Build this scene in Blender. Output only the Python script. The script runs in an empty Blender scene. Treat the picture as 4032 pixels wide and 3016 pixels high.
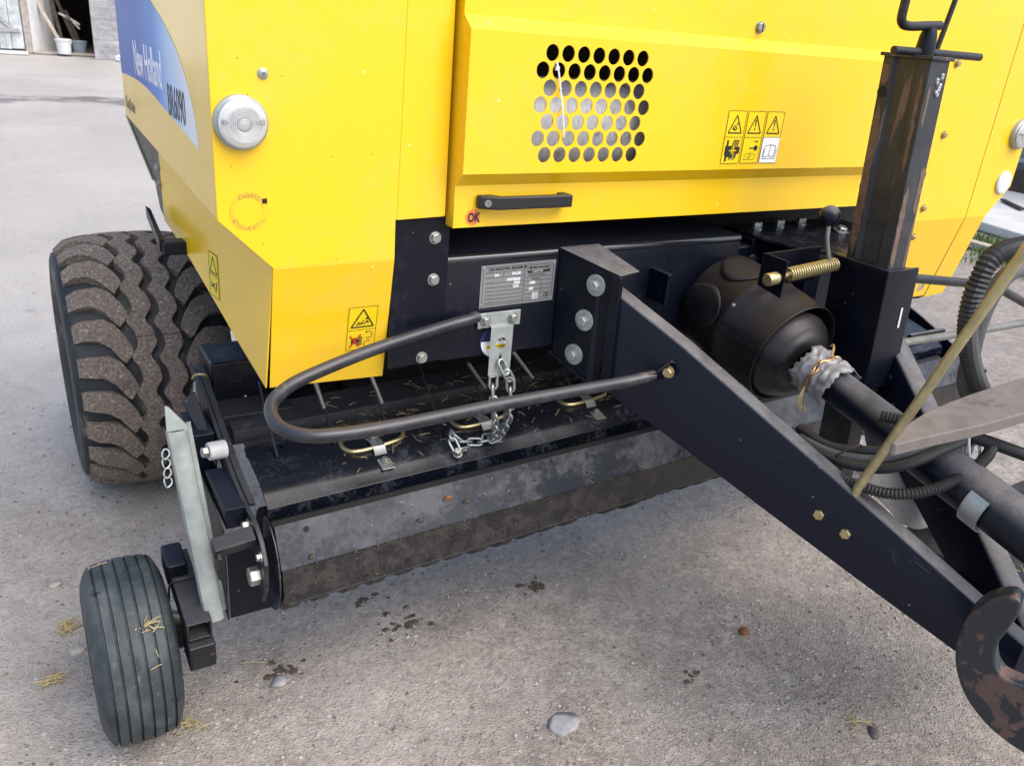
import bpy, bmesh, math, random
from mathutils import Vector, Matrix, noise

random.seed(7)
R = math.radians
scene = bpy.context.scene
COL = scene.collection

# ------------------------------------------------------------------ camera
cam_d = bpy.data.cameras.new("camera")
cam = bpy.data.objects.new("camera", cam_d)
COL.objects.link(cam)
cam_d.sensor_width = 36.0
cam_d.lens = 29.16
cam_d.clip_start = 0.02
cam_d.clip_end = 2000
cam_d.dof.use_dof = True
cam_d.dof.focus_distance = 1.9
cam_d.dof.aperture_fstop = 14
right = Vector((0.85567, -0.51099, 0.08198))
up = Vector((0.14206, 0.38424, 0.91224))
back = Vector((-0.49764, -0.76893, 0.40137))
cam.matrix_world = Matrix(((right.x, up.x, back.x, 0.0),
                           (right.y, up.y, back.y, 0.0),
                           (right.z, up.z, back.z, 1.6),
                           (0, 0, 0, 1)))
scene.camera = cam

# ------------------------------------------------------------------ sky, sun, exposure
SUN_EL, SUN_AZ = 54.0, 160.0        # azimuth clockwise from +Y
world = bpy.data.worlds.new("World")
scene.world = world
world.use_nodes = True
wn = world.node_tree
sky = wn.nodes.new("ShaderNodeTexSky")
sky.sky_type = 'NISHITA'
sky.sun_disc = False
sky.sun_elevation = R(SUN_EL)
sky.sun_rotation = R(SUN_AZ)
sky.air_density = 1.0
sky.dust_density = 3.0
sky.ozone_density = 1.0
bg = wn.nodes["Background"]
bg.inputs["Strength"].default_value = 0.15
wn.links.new(sky.outputs[0], bg.inputs["Color"])
sun_d = bpy.data.lights.new("sun", 'SUN')
sun_d.energy = 1.4
sun_d.angle = R(60)
sun_d.color = (1.0, 0.95, 0.86)
sun = bpy.data.objects.new("sun", sun_d)
COL.objects.link(sun)
sdir = Vector((math.sin(R(SUN_AZ)) * math.cos(R(SUN_EL)), math.cos(R(SUN_AZ)) * math.cos(R(SUN_EL)), math.sin(R(SUN_EL))))
sun.rotation_euler = sdir.to_track_quat('Z', 'Y').to_euler()
scene.view_settings.view_transform = 'Standard'
scene.view_settings.look = 'None'
scene.view_settings.exposure = 0.95
scene.view_settings.gamma = 1.0
scene.view_settings.use_curve_mapping = False

# ------------------------------------------------------------------ materials
MATS = {}

def new_mat(name):
    m = bpy.data.materials.new(name)
    m.use_nodes = True
    MATS[name] = m
    nt = m.node_tree
    return m, nt, nt.nodes["Principled BSDF"]

def N(nt, t, **k):
    n = nt.nodes.new(t)
    for a, b in k.items():
        if a in n.inputs:
            n.inputs[a].default_value = b
        else:
            setattr(n, a, b)
    return n

def coords(nt):
    return N(nt, "ShaderNodeTexCoord").outputs["Object"]

def noise_tex(nt, co, scale, detail=4, rough=0.6, dist=0.0, vec_scale=None):
    if vec_scale:
        mp = N(nt, "ShaderNodeMapping")
        mp.inputs["Scale"].default_value = vec_scale
        nt.links.new(co, mp.inputs[0])
        co = mp.outputs[0]
    n = N(nt, "ShaderNodeTexNoise")
    n.inputs["Scale"].default_value = scale
    n.inputs["Detail"].default_value = detail
    n.inputs["Roughness"].default_value = rough
    n.inputs["Distortion"].default_value = dist
    nt.links.new(co, n.inputs["Vector"])
    return n.outputs["Fac"]

def ramp(nt, fac, stops):
    r = N(nt, "ShaderNodeValToRGB")
    cr = r.color_ramp
    while len(cr.elements) < len(stops):
        cr.elements.new(0.5)
    for e, (p, c) in zip(cr.elements, stops):
        e.position = p
        e.color = (c, c, c, 1) if isinstance(c, (int, float)) else (c[0], c[1], c[2], 1)
    nt.links.new(fac, r.inputs[0])
    return r.outputs[0]

def mix(nt, fac, a, b, mode='MIX'):
    m = N(nt, "ShaderNodeMix", data_type='RGBA', blend_type=mode)
    for sock, v in ((m.inputs[0], fac), (m.inputs[6], a), (m.inputs[7], b)):
        if isinstance(v, bpy.types.NodeSocket):
            nt.links.new(v, sock)
        elif isinstance(v, (int, float)):
            sock.default_value = v
        else:
            sock.default_value = (v[0], v[1], v[2], 1)
    return m.outputs[2]

def math_n(nt, op, a, b=None, clamp=False):
    m = N(nt, "ShaderNodeMath", operation=op, use_clamp=clamp)
    for i, v in enumerate((a, b)):
        if v is None:
            continue
        if isinstance(v, bpy.types.NodeSocket):
            nt.links.new(v, m.inputs[i])
        else:
            m.inputs[i].default_value = v
    return m.outputs[0]

def bump(nt, bsdf, height, strength, dist=0.002):
    b = N(nt, "ShaderNodeBump")
    b.inputs["Strength"].default_value = strength
    b.inputs["Distance"].default_value = dist
    nt.links.new(height, b.inputs["Height"])
    nt.links.new(b.outputs[0], bsdf.inputs["Normal"])

def setv(nt, sock, v):
    if isinstance(v, bpy.types.NodeSocket):
        nt.links.new(v, sock)
    elif isinstance(v, (int, float)):
        sock.default_value = v
    else:
        sock.default_value = (v[0], v[1], v[2], 1)

def paint(name, col, rough=0.35, dust=(0.22, 0.19, 0.16), dust_lo=0.55, dust_hi=0.8, dust_amt=0.6,
          dust_scale=9.0, up_dust=0.0, drops=0.0, rust=0.0, spec=0.5, metallic=0.0, coat=0.0, speck=0.0,
          rust_col=(0.16, 0.065, 0.035), bump_s=0.05, rust_stretch=None, speck_col=(0.95, 0.86, 0.45)):
    m, nt, b = new_mat(name)
    co = coords(nt)
    big = noise_tex(nt, co, dust_scale, 8, 0.65, 0.3)
    fine = noise_tex(nt, co, dust_scale * 9, 5, 0.7)
    comb = math_n(nt, 'ADD', math_n(nt, 'MULTIPLY', big, 0.65), math_n(nt, 'MULTIPLY', fine, 0.35))
    dm = math_n(nt, 'MULTIPLY', ramp(nt, comb, [(dust_lo, 0.0), (dust_hi, 1.0)]), dust_amt)
    if up_dust:
        g = N(nt, "ShaderNodeNewGeometry")
        sx = N(nt, "ShaderNodeSeparateXYZ")
        nt.links.new(g.outputs["Normal"], sx.inputs[0])
        u = ramp(nt, sx.outputs[2], [(0.35, 0.0), (0.85, 1.0)])
        pat = ramp(nt, comb, [(0.32, 0.35), (0.62, 1.0)])
        dm = math_n(nt, 'MAXIMUM', dm, math_n(nt, 'MULTIPLY', math_n(nt, 'MULTIPLY', u, pat), up_dust))
    c = mix(nt, dm, col, dust)
    rg = math_n(nt, 'ADD', rough, math_n(nt, 'MULTIPLY', dm, 0.45), True)
    if rust:
        rn = noise_tex(nt, co, 14, 7, 0.62, 0.4, rust_stretch)
        rm = ramp(nt, rn, [(1.0 - rust, 0.0), (1.0 - rust + 0.03, 1.0)])
        rc = mix(nt, noise_tex(nt, co, 60, 4), rust_col, (rust_col[0] * 1.8, rust_col[1] * 2.0, rust_col[2] * 2.2))
        c = mix(nt, rm, c, rc)
        rg = math_n(nt, 'MAXIMUM', rg, math_n(nt, 'MULTIPLY', rm, 0.75))
    if drops:
        dn = noise_tex(nt, co, 55, 2, 0.5, 0.2)
        dmk = ramp(nt, dn, [(0.70, 0.0), (0.72, drops)])
        c = mix(nt, dmk, c, (col[0] * 0.35, col[1] * 0.35, col[2] * 0.35))
        rg = math_n(nt, 'SUBTRACT', rg, math_n(nt, 'MULTIPLY', dmk, 0.2), True)
    if speck:
        vo = N(nt, "ShaderNodeTexVoronoi")
        vo.inputs["Scale"].default_value = 42
        nt.links.new(co, vo.inputs["Vector"])
        pick = N(nt, "ShaderNodeSeparateColor")
        nt.links.new(vo.outputs["Color"], pick.inputs[0])
        s1 = ramp(nt, vo.outputs["Distance"], [(0.07, 1.0), (0.12, 0.0)])
        s2 = ramp(nt, pick.outputs[0], [(0.90, 0.0), (0.91, 1.0)])
        c = mix(nt, math_n(nt, 'MULTIPLY', math_n(nt, 'MULTIPLY', s1, s2), speck), c, speck_col)
        s3 = ramp(nt, pick.outputs[1], [(0.965, 0.0), (0.97, 1.0)])
        s4 = ramp(nt, vo.outputs["Distance"], [(0.04, 1.0), (0.08, 0.0)])
        c = mix(nt, math_n(nt, 'MULTIPLY', math_n(nt, 'MULTIPLY', s3, s4), 0.8), c, (0.05, 0.03, 0.015))
    setv(nt, b.inputs["Base Color"], c)
    setv(nt, b.inputs["Roughness"], rg)
    b.inputs["Metallic"].default_value = metallic
    b.inputs["Specular IOR Level"].default_value = spec
    b.inputs["Coat Weight"].default_value = coat
    b.inputs["Coat Roughness"].default_value = 0.12
    if bump_s:
        bump(nt, b, comb, bump_s, 0.003)
    return m

def plain(name, col, rough=0.5, metallic=0.0, var=0.12, scale=30, spec=0.5, bump_s=0.0, bdist=0.002):
    m, nt, b = new_mat(name)
    co = coords(nt)
    n = noise_tex(nt, co, scale, 6, 0.65)
    f = ramp(nt, n, [(0.3, 1 - var), (0.7, 1 + var)])
    c = mix(nt, 1.0, col, f, 'MULTIPLY')
    setv(nt, b.inputs["Base Color"], c)
    b.inputs["Roughness"].default_value = rough
    b.inputs["Metallic"].default_value = metallic
    b.inputs["Specular IOR Level"].default_value = spec
    if bump_s:
        bump(nt, b, n, bump_s, bdist)
    return m

YEL = (0.84, 0.522, 0.0035)
BLK = (0.0036, 0.0048, 0.0108)
paint("yellow_paint", YEL, 0.33, dust=(0.60, 0.46, 0.14), dust_lo=0.48, dust_hi=0.78, dust_amt=0.4, dust_scale=4.5, speck=0.8, spec=0.5, bump_s=0.0, coat=0.36)
paint("black_paint", BLK, 0.33, dust=(0.062, 0.068, 0.092), dust_lo=0.54, dust_hi=0.85, dust_amt=0.4, dust_scale=11, up_dust=0.25, spec=0.25, drops=0.6, bump_s=0.06, speck=0.8, speck_col=(0.14, 0.14, 0.145))
paint("black_clean", (0.0034, 0.0054, 0.0145), 0.32, spec=0.28, speck=0.85, speck_col=(0.15, 0.15, 0.155), dust=(0.17, 0.165, 0.17), dust_lo=0.66, dust_hi=0.95, dust_amt=0.12, dust_scale=16, up_dust=0.9, bump_s=0.04)
paint("black_wet", (0.0034, 0.0044, 0.0085), 0.2, spec=0.35, dust=(0.075, 0.08, 0.10), dust_lo=0.50, dust_hi=0.62, dust_amt=0.45, dust_scale=12, up_dust=0.12, drops=0.8, bump_s=0.1)
paint("black_worn", (0.008, 0.009, 0.012), 0.40, spec=0.4, dust=(0.13, 0.125, 0.13), dust_lo=0.48, dust_hi=0.8, dust_amt=0.5, dust_scale=10, up_dust=0.3, rust=0.35, rust_col=(0.075, 0.04, 0.028), bump_s=0.12)
paint("bar_paint", (0.012, 0.013, 0.018), 0.28, spec=0.55, dust=(0.10, 0.10, 0.115), dust_lo=0.46, dust_hi=0.72, dust_amt=0.5, dust_scale=18, up_dust=0.3, rust=0.36, rust_col=(0.07, 0.045, 0.035), bump_s=0.1)
paint("windguard_paint", (0.008, 0.010, 0.017), 0.30, spec=0.4, dust=(0.095, 0.096, 0.108), dust_lo=0.46, dust_hi=0.60, dust_amt=0.75, dust_scale=7, up_dust=0.12, drops=0.7, rust=0.30, bump_s=0.12)
paint("mud_black", (0.007, 0.0068, 0.0072), 0.42, dust=(0.042, 0.036, 0.033), dust_lo=0.45, dust_hi=0.60, dust_amt=0.85, dust_scale=24, drops=0.8, rust=0.0, bump_s=0.6)
paint("black_plastic", (0.007, 0.007, 0.009), 0.40, spec=0.4, dust=(0.06, 0.045, 0.036), dust_lo=0.5, dust_hi=0.8, dust_amt=0.5, dust_scale=8, up_dust=0.3, drops=0.8, bump_s=0.05)
paint("jack_paint", (0.014, 0.017, 0.024), 0.45, dust=(0.075, 0.073, 0.078), dust_lo=0.42, dust_hi=0.7, dust_amt=0.6, dust_scale=14, rust=0.42, rust_col=(0.10, 0.062, 0.05), bump_s=0.15, rust_stretch=(2.2, 2.2, 0.16))
paint("rusty_hook", (0.009, 0.014, 0.020), 0.42, dust=(0.06, 0.05, 0.03), dust_lo=0.55, dust_hi=0.8, dust_amt=0.5, dust_scale=22, rust=0.46, rust_col=(0.065, 0.034, 0.027), bump_s=0.25, spec=0.6)
paint("rusty_plate", (0.12, 0.100, 0.090), 0.5, dust=(0.19, 0.17, 0.16), dust_lo=0.4, dust_hi=0.62, dust_amt=0.7, dust_scale=22, rust=0.36, rust_col=(0.075, 0.052, 0.042), bump_s=0.35)
plain("galvanised", (0.36, 0.385, 0.385), 0.38, 0.75, 0.15, 40)
plain("galv_dull", (0.33, 0.365, 0.355), 0.42, 0.35, 0.22, 22)
plain("zinc_yellow", (0.42, 0.36, 0.19), 0.35, 0.8, 0.2, 60)
plain("brass_rod", (0.42, 0.36, 0.20), 0.42, 0.6, 0.22, 30)
plain("bolt_steel", (0.36, 0.37, 0.35), 0.35, 0.75, 0.2, 80)
plain("chrome", (0.75, 0.74, 0.73), 0.18, 1.0, 0.05, 20)
plain("grey_bar", (0.17, 0.17, 0.16), 0.45, 0.3, 0.3, 20)
plain("black_gloss", (0.012, 0.013, 0.018), 0.14, 0, 0.2, 20, spec=0.9)
plain("scratch_grey", (0.035, 0.042, 0.06), 0.6, 0, 0.3, 60)
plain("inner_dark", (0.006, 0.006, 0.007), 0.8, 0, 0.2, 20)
plain("grey_hose", (0.075, 0.08, 0.085), 0.6, 0, 0.2, 25)
plain("rubber_hose", (0.018, 0.019, 0.021), 0.55, 0, 0.3, 30)
plain("white_plastic", (0.58, 0.59, 0.59), 0.4, 0, 0.05, 20)
plain("bush_plastic", (0.42, 0.43, 0.43), 0.45, 0, 0.15, 40)
plain("rust_streak", (0.135, 0.086, 0.066), 0.6, 0.1, 0.35, 45, bump_s=0.2)
plain("straw", (0.38, 0.31, 0.155), 0.8, 0, 0.35, 40)

# ------------------------------------------------------------------ mesh helpers
def frame(n):
    n = Vector(n).normalized()
    a = Vector((0, 0, 1)) if abs(n.z) < 0.9 else Vector((0, 1, 0))
    u = a.cross(n).normalized()
    v = n.cross(u)
    return u, v, n

class MB:
    def __init__(self):
        self.v, self.f = [], []

    def add(self, vs, fs):
        o = len(self.v)
        self.v += [Vector(p) for p in vs]
        self.f += [tuple(i + o for i in q) for q in fs]
        return self

    def box(self, x0, x1, y0, y1, z0, z1):
        p = [(x0, y0, z0), (x1, y0, z0), (x1, y1, z0), (x0, y1, z0), (x0, y0, z1), (x1, y0, z1), (x1, y1, z1), (x0, y1, z1)]
        return self.add(p, [(3, 2, 1, 0), (4, 5, 6, 7), (0, 1, 5, 4), (1, 2, 6, 5), (2, 3, 7, 6), (3, 0, 4, 7)])

    def obox(self, c, ax, ay, az):
        c, ax, ay, az = map(Vector, (c, ax, ay, az))
        p = [c - ax - ay - az, c + ax - ay - az, c + ax + ay - az, c - ax + ay - az,
             c - ax - ay + az, c + ax - ay + az, c + ax + ay + az, c - ax + ay + az]
        return self.add(p, [(3, 2, 1, 0), (4, 5, 6, 7), (0, 1, 5, 4), (1, 2, 6, 5), (2, 3, 7, 6), (3, 0, 4, 7)])

    def prism(self, poly, vec):
        vec = Vector(vec)
        n = len(poly)
        a = [Vector(p) for p in poly]
        b = [p + vec for p in a]
        return self.add(a + b, [tuple(range(n - 1, -1, -1)), tuple(range(n, 2 * n))] +
                        [(i, (i + 1) % n, n + (i + 1) % n, n + i) for i in range(n)])

    def sheet(self, prof, x0, x1, t):
        """folded sheet: profile of (y, z) points swept along X with thickness t (offset along -normal)"""
        n = len(prof)
        nor = []
        for i in range(n):
            a = Vector(prof[max(0, i - 1)]); b = Vector(prof[min(n - 1, i + 1)])
            d = (b - a).normalized()
            nor.append(Vector((-d.y, d.x)))
        out = [Vector(p) for p in prof] + [Vector(prof[i]) + nor[i] * t for i in range(n - 1, -1, -1)]
        return self.prism([(x0, p.x, p.y) for p in out], (x1 - x0, 0, 0))

    def tube(self, pts, r, n=14, smooth=0, cap=True, closed=False, flat=1.0):
        pts = [Vector(p) for p in pts]
        if smooth:
            pts = catmull(pts, smooth, closed)
        rs = r if isinstance(r, (list, tuple)) else [r] * len(pts)
        if len(rs) != len(pts):
            rs = [rs[min(len(rs) - 1, int(i * len(rs) / len(pts)))] for i in range(len(pts))]
        m = len(pts)
        o = len(self.v)
        d0 = (pts[1] - pts[0]).normalized()
        u, w, _ = frame(d0)
        prev = d0
        for i, p in enumerate(pts):
            if closed:
                d = (pts[(i + 1) % m] - pts[i - 1]).normalized()
            else:
                d = (pts[min(m - 1, i + 1)] - pts[max(0, i - 1)]).normalized()
            q = prev.rotation_difference(d)
            u = q @ u
            w = q @ w
            prev = d
            for k in range(n):
                a = 2 * math.pi * k / n
                self.v.append(p + (u * math.cos(a) + w * math.sin(a) * flat) * rs[i])
        for i in range(m if closed else m - 1):
            j = (i + 1) % m
            for k in range(n):
                l = (k + 1) % n
                self.f.append((o + i * n + k, o + i * n + l, o + j * n + l, o + j * n + k))
        if cap and not closed:
            self.f.append(tuple(o + k for k in range(n - 1, -1, -1)))
            self.f.append(tuple(o + (m - 1) * n + k for k in range(n)))
        return self

    def lathe(self, origin, axis, prof, n=40, a0=0.0, a1=360.0, closed=False):
        u, w, ax = frame(axis)
        O = Vector(origin)
        o = len(self.v)
        full = abs(a1 - a0 - 360) < 1e-6
        cnt = n if full else n + 1
        for i in range(cnt):
            a = R(a0 + (a1 - a0) * i / n)
            e = u * math.cos(a) + w * math.sin(a)
            for (h, r) in prof:
                self.v.append(O + ax * h + e * r)
        m = len(prof)
        for i in range(n):
            j = (i + 1) % cnt
            for k in range(m if closed else m - 1):
                l = (k + 1) % m
                self.f.append((o + i * m + k, o + j * m + k, o + j * m + l, o + i * m + l))
        return self

    def disc(self, origin, axis, r, h, n=32):
        return self.lathe(origin, axis, [(0, 0.0005), (0, r), (h, r), (h, 0.0005)], n)

    def bolt(self, p, nrm, r, h, washer=0.0, wh=0.002, turn=0.3):
        u, w, n = frame(nrm)
        p = Vector(p)
        if washer:
            self.lathe(p, n, [(0, washer), (wh, washer), (wh * 1.01, r * 0.5)], 24)
            p = p + n * wh
        vs = []
        for hh, rr in ((0, r), (h * 0.85, r), (h, r * 0.86)):
            for k in range(6):
                a = turn + k * math.pi / 3
                vs.append(p + n * hh + (u * math.cos(a) + w * math.sin(a)) * rr)
        fs = [tuple(range(12, 18))]
        for L in (0, 6):
            fs += [(L + k, L + (k + 1) % 6, L + 6 + (k + 1) % 6, L + 6 + k) for k in range(6)]
        return self.add(vs, fs)

    def build(self, name, mat, parent=None, bevel=0.0, sharp=35, seg=2, label=None, kind=None):
        me = bpy.data.meshes.new(name)
        me.from_pydata([tuple(p) for p in self.v], [], self.f)
        me.validate()
        bm = bmesh.new()
        bm.from_mesh(me)
        bmesh.ops.recalc_face_normals(bm, faces=bm.faces)
        bm.to_mesh(me)
        bm.free()
        me.polygons.foreach_set("use_smooth", [True] * len(me.polygons))
        me.set_sharp_from_angle(angle=R(sharp))
        ob = bpy.data.objects.new(name, me)
        COL.objects.link(ob)
        me.materials.append(MATS[mat] if isinstance(mat, str) else mat)
        if parent is not None:
            put(ob, parent)
        if bevel:
            md = ob.modifiers.new("bevel", 'BEVEL')
            md.width = bevel
            md.segments = seg
            md.limit_method = 'ANGLE'
            md.angle_limit = R(40)
            md.harden_normals = True
        if label:
            ob["label"] = label
        if kind:
            ob["kind"] = kind
        return ob

def world_loc(o):
    p = Vector((0, 0, 0))
    while o is not None:
        p += o.location
        o = o.parent
    return p

def put(ob, parent):
    """parent a part whose mesh is already in world coordinates"""
    ob.parent = parent
    ob.location = ob.location - world_loc(parent)

def catmull(pts, k, closed=False):
    out = []
    m = len(pts)
    rng = range(m if closed else m - 1)
    for i in rng:
        if closed:
            p0, p1, p2, p3 = pts[i - 1], pts[i], pts[(i + 1) % m], pts[(i + 2) % m]
        else:
            p1, p2 = pts[i], pts[i + 1]
            p0 = pts[i - 1] if i else p1 * 2 - p2
            p3 = pts[i + 2] if i + 2 < m else p2 * 2 - p1
        for s in range(k):
            t = s / k
            out.append(0.5 * ((2 * p1) + (p2 - p0) * t + (2 * p0 - 5 * p1 + 4 * p2 - p3) * t * t + (3 * p1 - p0 - 3 * p2 + p3) * t ** 3))
    if not closed:
        out.append(pts[-1])
    return out

def thing(name, label, cat, loc=(0, 0, 0), group=None):
    o = bpy.data.objects.new(name, None)
    COL.objects.link(o)
    o.empty_display_size = 0.1
    o.location = loc
    o["label"] = label
    o["category"] = cat
    if group:
        o["group"] = group
    return o

def tag(o, label, cat, group=None):
    o["label"] = label
    o["category"] = cat
    if group:
        o["group"] = group
    return o

def text(body, size, origin, xd, yd, mat, parent=None, name="lettering", shear=0.0, align='LEFT', extr=0.0004, xs=1.0, bold=0.0):
    cu = bpy.data.curves.new(name, 'FONT')
    cu.body = body
    cu.size = size
    cu.shear = shear
    cu.align_x = align
    cu.extrude = extr
    cu.offset = bold
    cu.resolution_u = 3
    tmp = bpy.data.objects.new("tmp", cu)
    COL.objects.link(tmp)
    bpy.context.view_layer.update()
    me = bpy.data.meshes.new_from_object(tmp.evaluated_get(bpy.context.evaluated_depsgraph_get()))
    bpy.data.objects.remove(tmp)
    bpy.data.curves.remove(cu)
    xd = Vector(xd).normalized(); yd = Vector(yd).normalized(); zd = xd.cross(yd).normalized()
    O = Vector(origin)
    for v in me.vertices:
        c = v.co.copy()
        v.co = O + xd * (c.x * xs) + yd * c.y + zd * c.z
    me.materials.clear()
    me.materials.append(MATS[mat])
    me.name = name
    ob = bpy.data.objects.new(name, me)
    COL.objects.link(ob)
    if parent is not None:
        put(ob, parent)
    return ob

def flat_poly(pts2, origin, xd, yd, t=0.0008):
    xd = Vector(xd).normalized(); yd = Vector(yd).normalized(); zd = xd.cross(yd).normalized()
    O = Vector(origin)
    mb = MB()
    mb.prism([O + xd * a + yd * b for a, b in pts2], zd * t)
    return mb

def stone_mesh(seed, r, flat=0.6):
    bm = bmesh.new()
    bmesh.ops.create_icosphere(bm, subdivisions=2, radius=1.0)
    off = Vector((seed * 3.1, seed * 1.7, seed * 0.9))
    for v in bm.verts:
        f = 1 + 0.55 * noise.noise(v.co * 1.3 + off) + 0.28 * noise.noise(v.co * 3.1 + off)
        v.co = Vector((v.co.x * r * f, v.co.y * r * f * 0.8, v.co.z * r * f * flat))
    me = bpy.data.meshes.new("stone")
    bm.to_mesh(me); bm.free()
    return me
plain("grit_pale", (0.36, 0.345, 0.325), 0.9, 0, 0.2, 30)
plain("stone_pale", (0.34, 0.32, 0.29), 0.9, 0, 0.2, 30, bump_s=0.3)
plain("stone_grey", (0.30, 0.30, 0.31), 0.85, 0, 0.25, 30, bump_s=0.3)
plain("stone_dark", (0.11, 0.105, 0.105), 0.8, 0, 0.25, 30, bump_s=0.3)
plain("soil_crumb", (0.135, 0.114, 0.098), 0.95, 0, 0.3, 40)
plain("mud_clod", (0.075, 0.058, 0.045), 0.95, 0, 0.4, 40, bump_s=0.8, bdist=0.01)
plain("rust_lump", (0.20, 0.085, 0.035), 0.9, 0, 0.4, 60, bump_s=0.6, bdist=0.01)


# ================================================================== SETTING
def ground_z(x, y):
    if -2.1 <= x <= 3.6 and 0.2 <= y <= 4.9:
        return min(0.0, -0.007 + 0.009 * noise.fractal(Vector((x * 4.0, y * 4.0, 0)), 0.75, 2.1, 7))
    return -0.006

def build_ground():
    m, nt, b = new_mat("packed_dirt")
    co = coords(nt)
    big = noise_tex(nt, co, 0.35, 5, 0.6)
    mid = noise_tex(nt, co, 3.0, 8, 0.65, 0.4)
    fine = noise_tex(nt, co, 60, 6, 0.7)
    vo = N(nt, "ShaderNodeTexVoronoi"); vo.inputs["Scale"].default_value = 120
    nt.links.new(co, vo.inputs["Vector"])
    c = ramp(nt, mid, [(0.25, (0.232, 0.196, 0.166)), (0.5, (0.300, 0.259, 0.224)), (0.75, (0.355, 0.314, 0.276))])
    c = mix(nt, 0.8, c, ramp(nt, fine, [(0.3, 0.2), (0.5, 0.5), (0.7, 0.78)]), 'OVERLAY')
    c = mix(nt, 0.6, c, ramp(nt, noise_tex(nt, co, 14, 8, 0.7, 0.3), [(0.32, 0.3), (0.5, 0.5), (0.68, 0.68)]), 'OVERLAY')
    c = mix(nt, 0.5, c, ramp(nt, noise_tex(nt, co, 330, 3, 0.7), [(0.32, 0.3), (0.5, 0.5), (0.68, 0.7)]), 'OVERLAY')
    # mottled pale crust, with the brighter light of the far yard painted in
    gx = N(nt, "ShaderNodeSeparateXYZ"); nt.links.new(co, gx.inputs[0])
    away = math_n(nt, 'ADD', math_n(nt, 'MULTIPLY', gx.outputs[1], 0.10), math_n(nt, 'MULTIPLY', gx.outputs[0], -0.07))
    crust_light = math_n(nt, 'ADD', away, math_n(nt, 'MULTIPLY', noise_tex(nt, co, 2.2, 9, 0.72, 0.5), 0.9))
    c = mix(nt, ramp(nt, crust_light, [(0.45, 0.0), (0.95, 0.85)]), c, (0.47, 0.445, 0.415))
    c = mix(nt, ramp(nt, big, [(0.35, 0.35), (0.6, 0.0)]), c, (0.20, 0.18, 0.165))
    sp = N(nt, "ShaderNodeSeparateColor"); nt.links.new(vo.outputs["Color"], sp.inputs[0])
    lite = math_n(nt, 'MULTIPLY', ramp(nt, vo.outputs["Distance"], [(0.12, 1.0), (0.45, 0.0)]), ramp(nt, sp.outputs[0], [(0.80, 0.0), (0.95, 0.35)]))
    dark = math_n(nt, 'MULTIPLY', ramp(nt, vo.outputs["Distance"], [(0.22, 1.0), (0.38, 0.0)]), ramp(nt, sp.outputs[1], [(0.86, 0.0), (0.88, 0.55)]))
    c = mix(nt, lite, c, (0.55, 0.54, 0.53))
    c = mix(nt, dark, c, (0.15, 0.13, 0.115))
    # damp organic stains
    st = noise_tex(nt, co, 1.7, 7, 0.7, 0.8)
    stm = ramp(nt, st, [(0.64, 0.0), (0.72, 0.6)])
    c = mix(nt, stm, c, (0.13, 0.11, 0.095))
    # rut of damp soil running across the yard
    sx = N(nt, "ShaderNodeSeparateXYZ"); nt.links.new(co, sx.inputs[0])
    wob = math_n(nt, 'MULTIPLY', math_n(nt, 'SUBTRACT', noise_tex(nt, co, 0.9, 5, 0.6), 0.5), 2.2)
    dist = math_n(nt, 'ABSOLUTE', math_n(nt, 'SUBTRACT', math_n(nt, 'ADD', sx.outputs[1], wob), 14.0))
    rut = math_n(nt, 'MULTIPLY', ramp(nt, math_n(nt, 'MULTIPLY', dist, 1.0), [(0.35, 1.0), (0.6, 0.0)]), ramp(nt, noise_tex(nt, co, 2.5, 4), [(0.4, 0.2), (0.55, 0.8)]))
    c = mix(nt, rut, c, (0.10, 0.09, 0.085))
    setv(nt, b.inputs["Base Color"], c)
    rgh = ramp(nt, mid, [(0.3, 0.42), (0.7, 0.62)])
    setv(nt, b.inputs["Roughness"], rgh)
    b.inputs["Specular IOR Level"].default_value = 0.5
    h = math_n(nt, 'ADD', math_n(nt, 'MULTIPLY', fine, 0.5), math_n(nt, 'MULTIPLY', mid, 1.6))
    h = math_n(nt, 'ADD', h, math_n(nt, 'MULTIPLY', ramp(nt, vo.outputs["Distance"], [(0.1, 1.0), (0.45, 0.0)]), 0.25))
    bump(nt, b, h, 0.75, 0.014)
    mb = MB()
    # one sheet reaching the horizon, finer in the yard
    xs = [-600, -60, -15, -8, -4] + [-2 + 0.03 * i for i in range(184)] + [4.5, 6, 8, 15, 60, 600]
    ys = [-600, -40, -6, -1] + [0.3 + 0.03 * i for i in range(150)] + [5.5, 7, 9, 13, 18, 30, 100, 600]
    nx = len(xs)
    for y in ys:
        for x in xs:
            mb.v.append(Vector((x, y, ground_z(x, y))))
    for j in range(len(ys) - 1):
        for i in range(nx - 1):
            mb.f.append((j * nx + i, j * nx + i + 1, (j + 1) * nx + i + 1, (j + 1) * nx + i))
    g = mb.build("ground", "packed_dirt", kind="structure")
    return g
build_ground()

# ================================================================== BALER
CX = 1.58                                    # machine centre line
baler = thing("round_baler", "yellow and black round baler with drawbar and low pickup standing on the packed dirt", "baler", (CX, 2.2, 0))

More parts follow.
